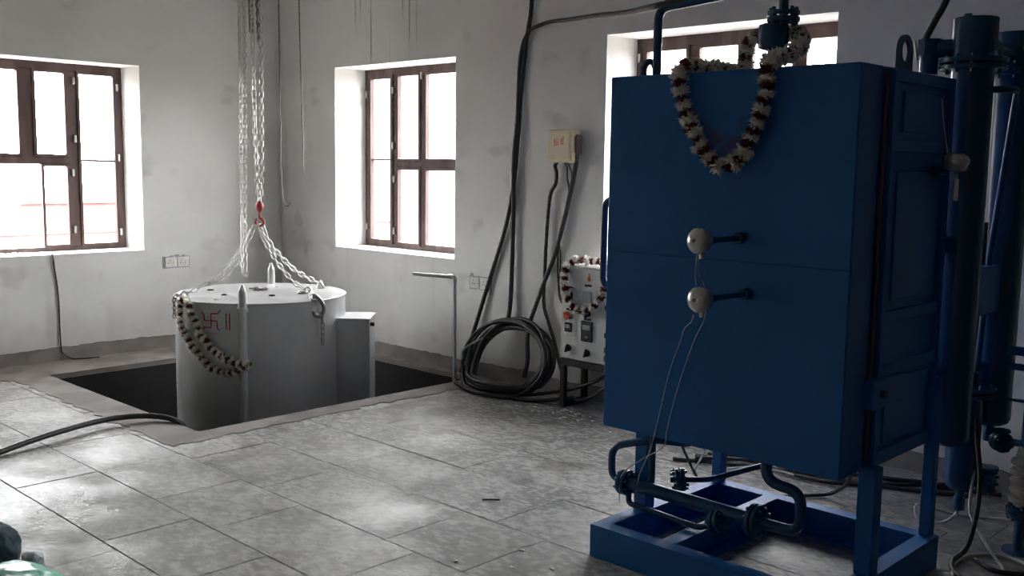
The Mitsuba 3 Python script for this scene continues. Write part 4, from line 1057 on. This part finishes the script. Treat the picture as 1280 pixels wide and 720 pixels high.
cable('pale wire lying in the floor tangle behind the furnace', [(4.95, -0.95, 0.03), (4.97, -0.85, 0.16), (4.98, -0.82, 0.24), (4.97, -0.80, 0.12), (4.95, -0.72, 0.012), (5.1, -0.62, 0.03), (5.3, -0.6, 0.03)], 0.005, 'mat_tube', 'thin_wire')
cable('thin dark cable dropping behind the left rear leg of the furnace', [(5.05, -1.3, 0.50), (5.06, -1.28, 0.36), (5.08, -1.2, 0.2), (5.10, -1.10, 0.06), (5.18, -1.0, 0.012), (5.3, -0.9, 0.012)], 0.006)
cable('black cable hanging from the columns to the floor right of the furnace', [(6.155, -0.74, 1.3), (6.158, -0.75, 0.8), (6.20, -0.82, 0.5), (6.245, -0.87, 0.30), (6.262, -0.93, 0.16), (6.265, -1.02, 0.05), (6.25, -1.12, 0.014), (6.33, -1.25, 0.012), (6.55, -1.35, 0.012)], 0.010)
cable('white hose from the separator drain drooping by the right rear leg', [(6.141, -0.783, 0.13), (6.14, -0.80, 0.10), (6.10, -0.83, 0.06), (6.02, -0.86, 0.05), (5.98, -0.80, 0.10), (6.05, -0.55, 0.012), (6.3, -0.42, 0.012), (6.5, -0.4, 0.012)], 0.006, 'mat_tube', 'white_hose')
cable('white hose falling in a slant to the floor by the valve stand', [(6.20, -0.80, 0.30), (6.21, -0.86, 0.18), (6.24, -0.90, 0.12), (6.33, -0.97, 0.05), (6.40, -1.03, 0.012), (6.42, -1.08, 0.012)], 0.006, 'mat_tube', 'white_hose')
cable('white hose lying in a wide arc on the floor at the right edge', [(6.30, -1.25, 0.009), (6.255, -1.12, 0.009), (6.265, -1.0, 0.009), (6.31, -0.93, 0.009), (6.38, -0.90, 0.009), (6.48, -0.94, 0.009), (6.58, -1.05, 0.009), (6.6, -1.2, 0.009)], 0.007, 'mat_tube', 'white_hose')
cable('black cable on the floor at the right edge beneath the white hose', [(6.30, -1.02, 0.010), (6.40, -1.08, 0.010), (6.52, -1.0, 0.010), (6.6, -0.85, 0.010), (6.7, -0.7, 0.010)], 0.009)
cable('black cable curving down from above to the head of the first column', [(6.02, -1.12, 1.99), (6.06, -1.13, 2.06), (6.10, -1.14, 2.13), (6.09, -1.10, 2.22), (6.00, -0.95, 2.30), (5.8, -0.6, 2.6), (5.6, -0.12, 3.1), (5.58, -0.05, 3.6)], 0.012)

# ------------------------------------------------------------------ litter at the lower left and on the floor
def crumple(sx, sy, sz, c, seed, sub=4, amp=0.35):
    m = trimesh.creation.icosphere(subdivisions=sub, radius=1.0)
    v = m.vertices.copy()
    n = meshkit.fbm(v * 2.3 + seed, 4, seed) - 0.5
    r = np.abs(meshkit.noise(v * 3.5 + seed * 2.0, seed + 9) - 0.5) * 0.5
    v = v * (1 + amp * n - amp * r)[:, None]
    v = v * (sx, sy, sz)
    v[:, 2] = np.maximum(v[:, 2], -sz * 0.35)
    v[:, 2] -= v[:, 2].min()
    m.vertices = v + np.array(c)
    return m


tag(obj('plastic_bag', crumple(0.25, 0.17, 0.10, (4.17, -3.80, 0.0), 5, 5, 0.22), 'mat_bag', smooth=True), 'crumpled green plastic bag on the floor at the lower left', 'bag')
tag(obj('dark_rag', crumple(0.10, 0.10, 0.10, (3.66, -3.69, 0.0), 8, 4), 'mat_rag', smooth=True), 'dark teal bundled rag on the floor behind the green bag', 'rag')
tag(obj('plastic_scrap', crumple(0.05, 0.04, 0.03, (3.80, -3.60, 0.0), 12, 3), 'mat_pale_scrap', smooth=True), 'pale bluish plastic scrap beside the dark rag', 'scrap')
tag(obj('loose_screw', tube(smooth_path([(4.47, -1.90, 0.007), (4.50, -1.87, 0.007), (4.53, -1.85, 0.009)], 0.01), 0.004, 6), 'mat_black', smooth=True), 'small dark screw lying alone in the middle of the slab floor', 'screw')
pet = []
for k in range(46):
    x, y = rng.gauss(3.66, 0.16), rng.gauss(-0.42, 0.08)
    s = rng.uniform(0.005, 0.011)
    q = trimesh.creation.icosphere(subdivisions=1, radius=s); q.apply_scale((1.4, 0.8, 0.3)); q = rot_to(q, (0, 0, 1), rng.uniform(0, 3), (0, 0, 0)); q.apply_translation((x, y, s * 0.3 + 0.0015)); pet.append(q)
for x, y in ((5.09, -2.351), (5.205, -2.254), (5.0, -2.2), (5.28, -2.30), (4.9, -2.46)):
    q = trimesh.creation.icosphere(subdivisions=1, radius=0.008); q.apply_scale((1.5, 0.8, 0.3)); q.apply_translation((x, y, 0.004)); pet.append(q)
tag(obj('fallen_petals', cat(pet), 'mat_white_petal'), 'white petals scattered on the floor before the control panel', 'petals', kind='stuff')
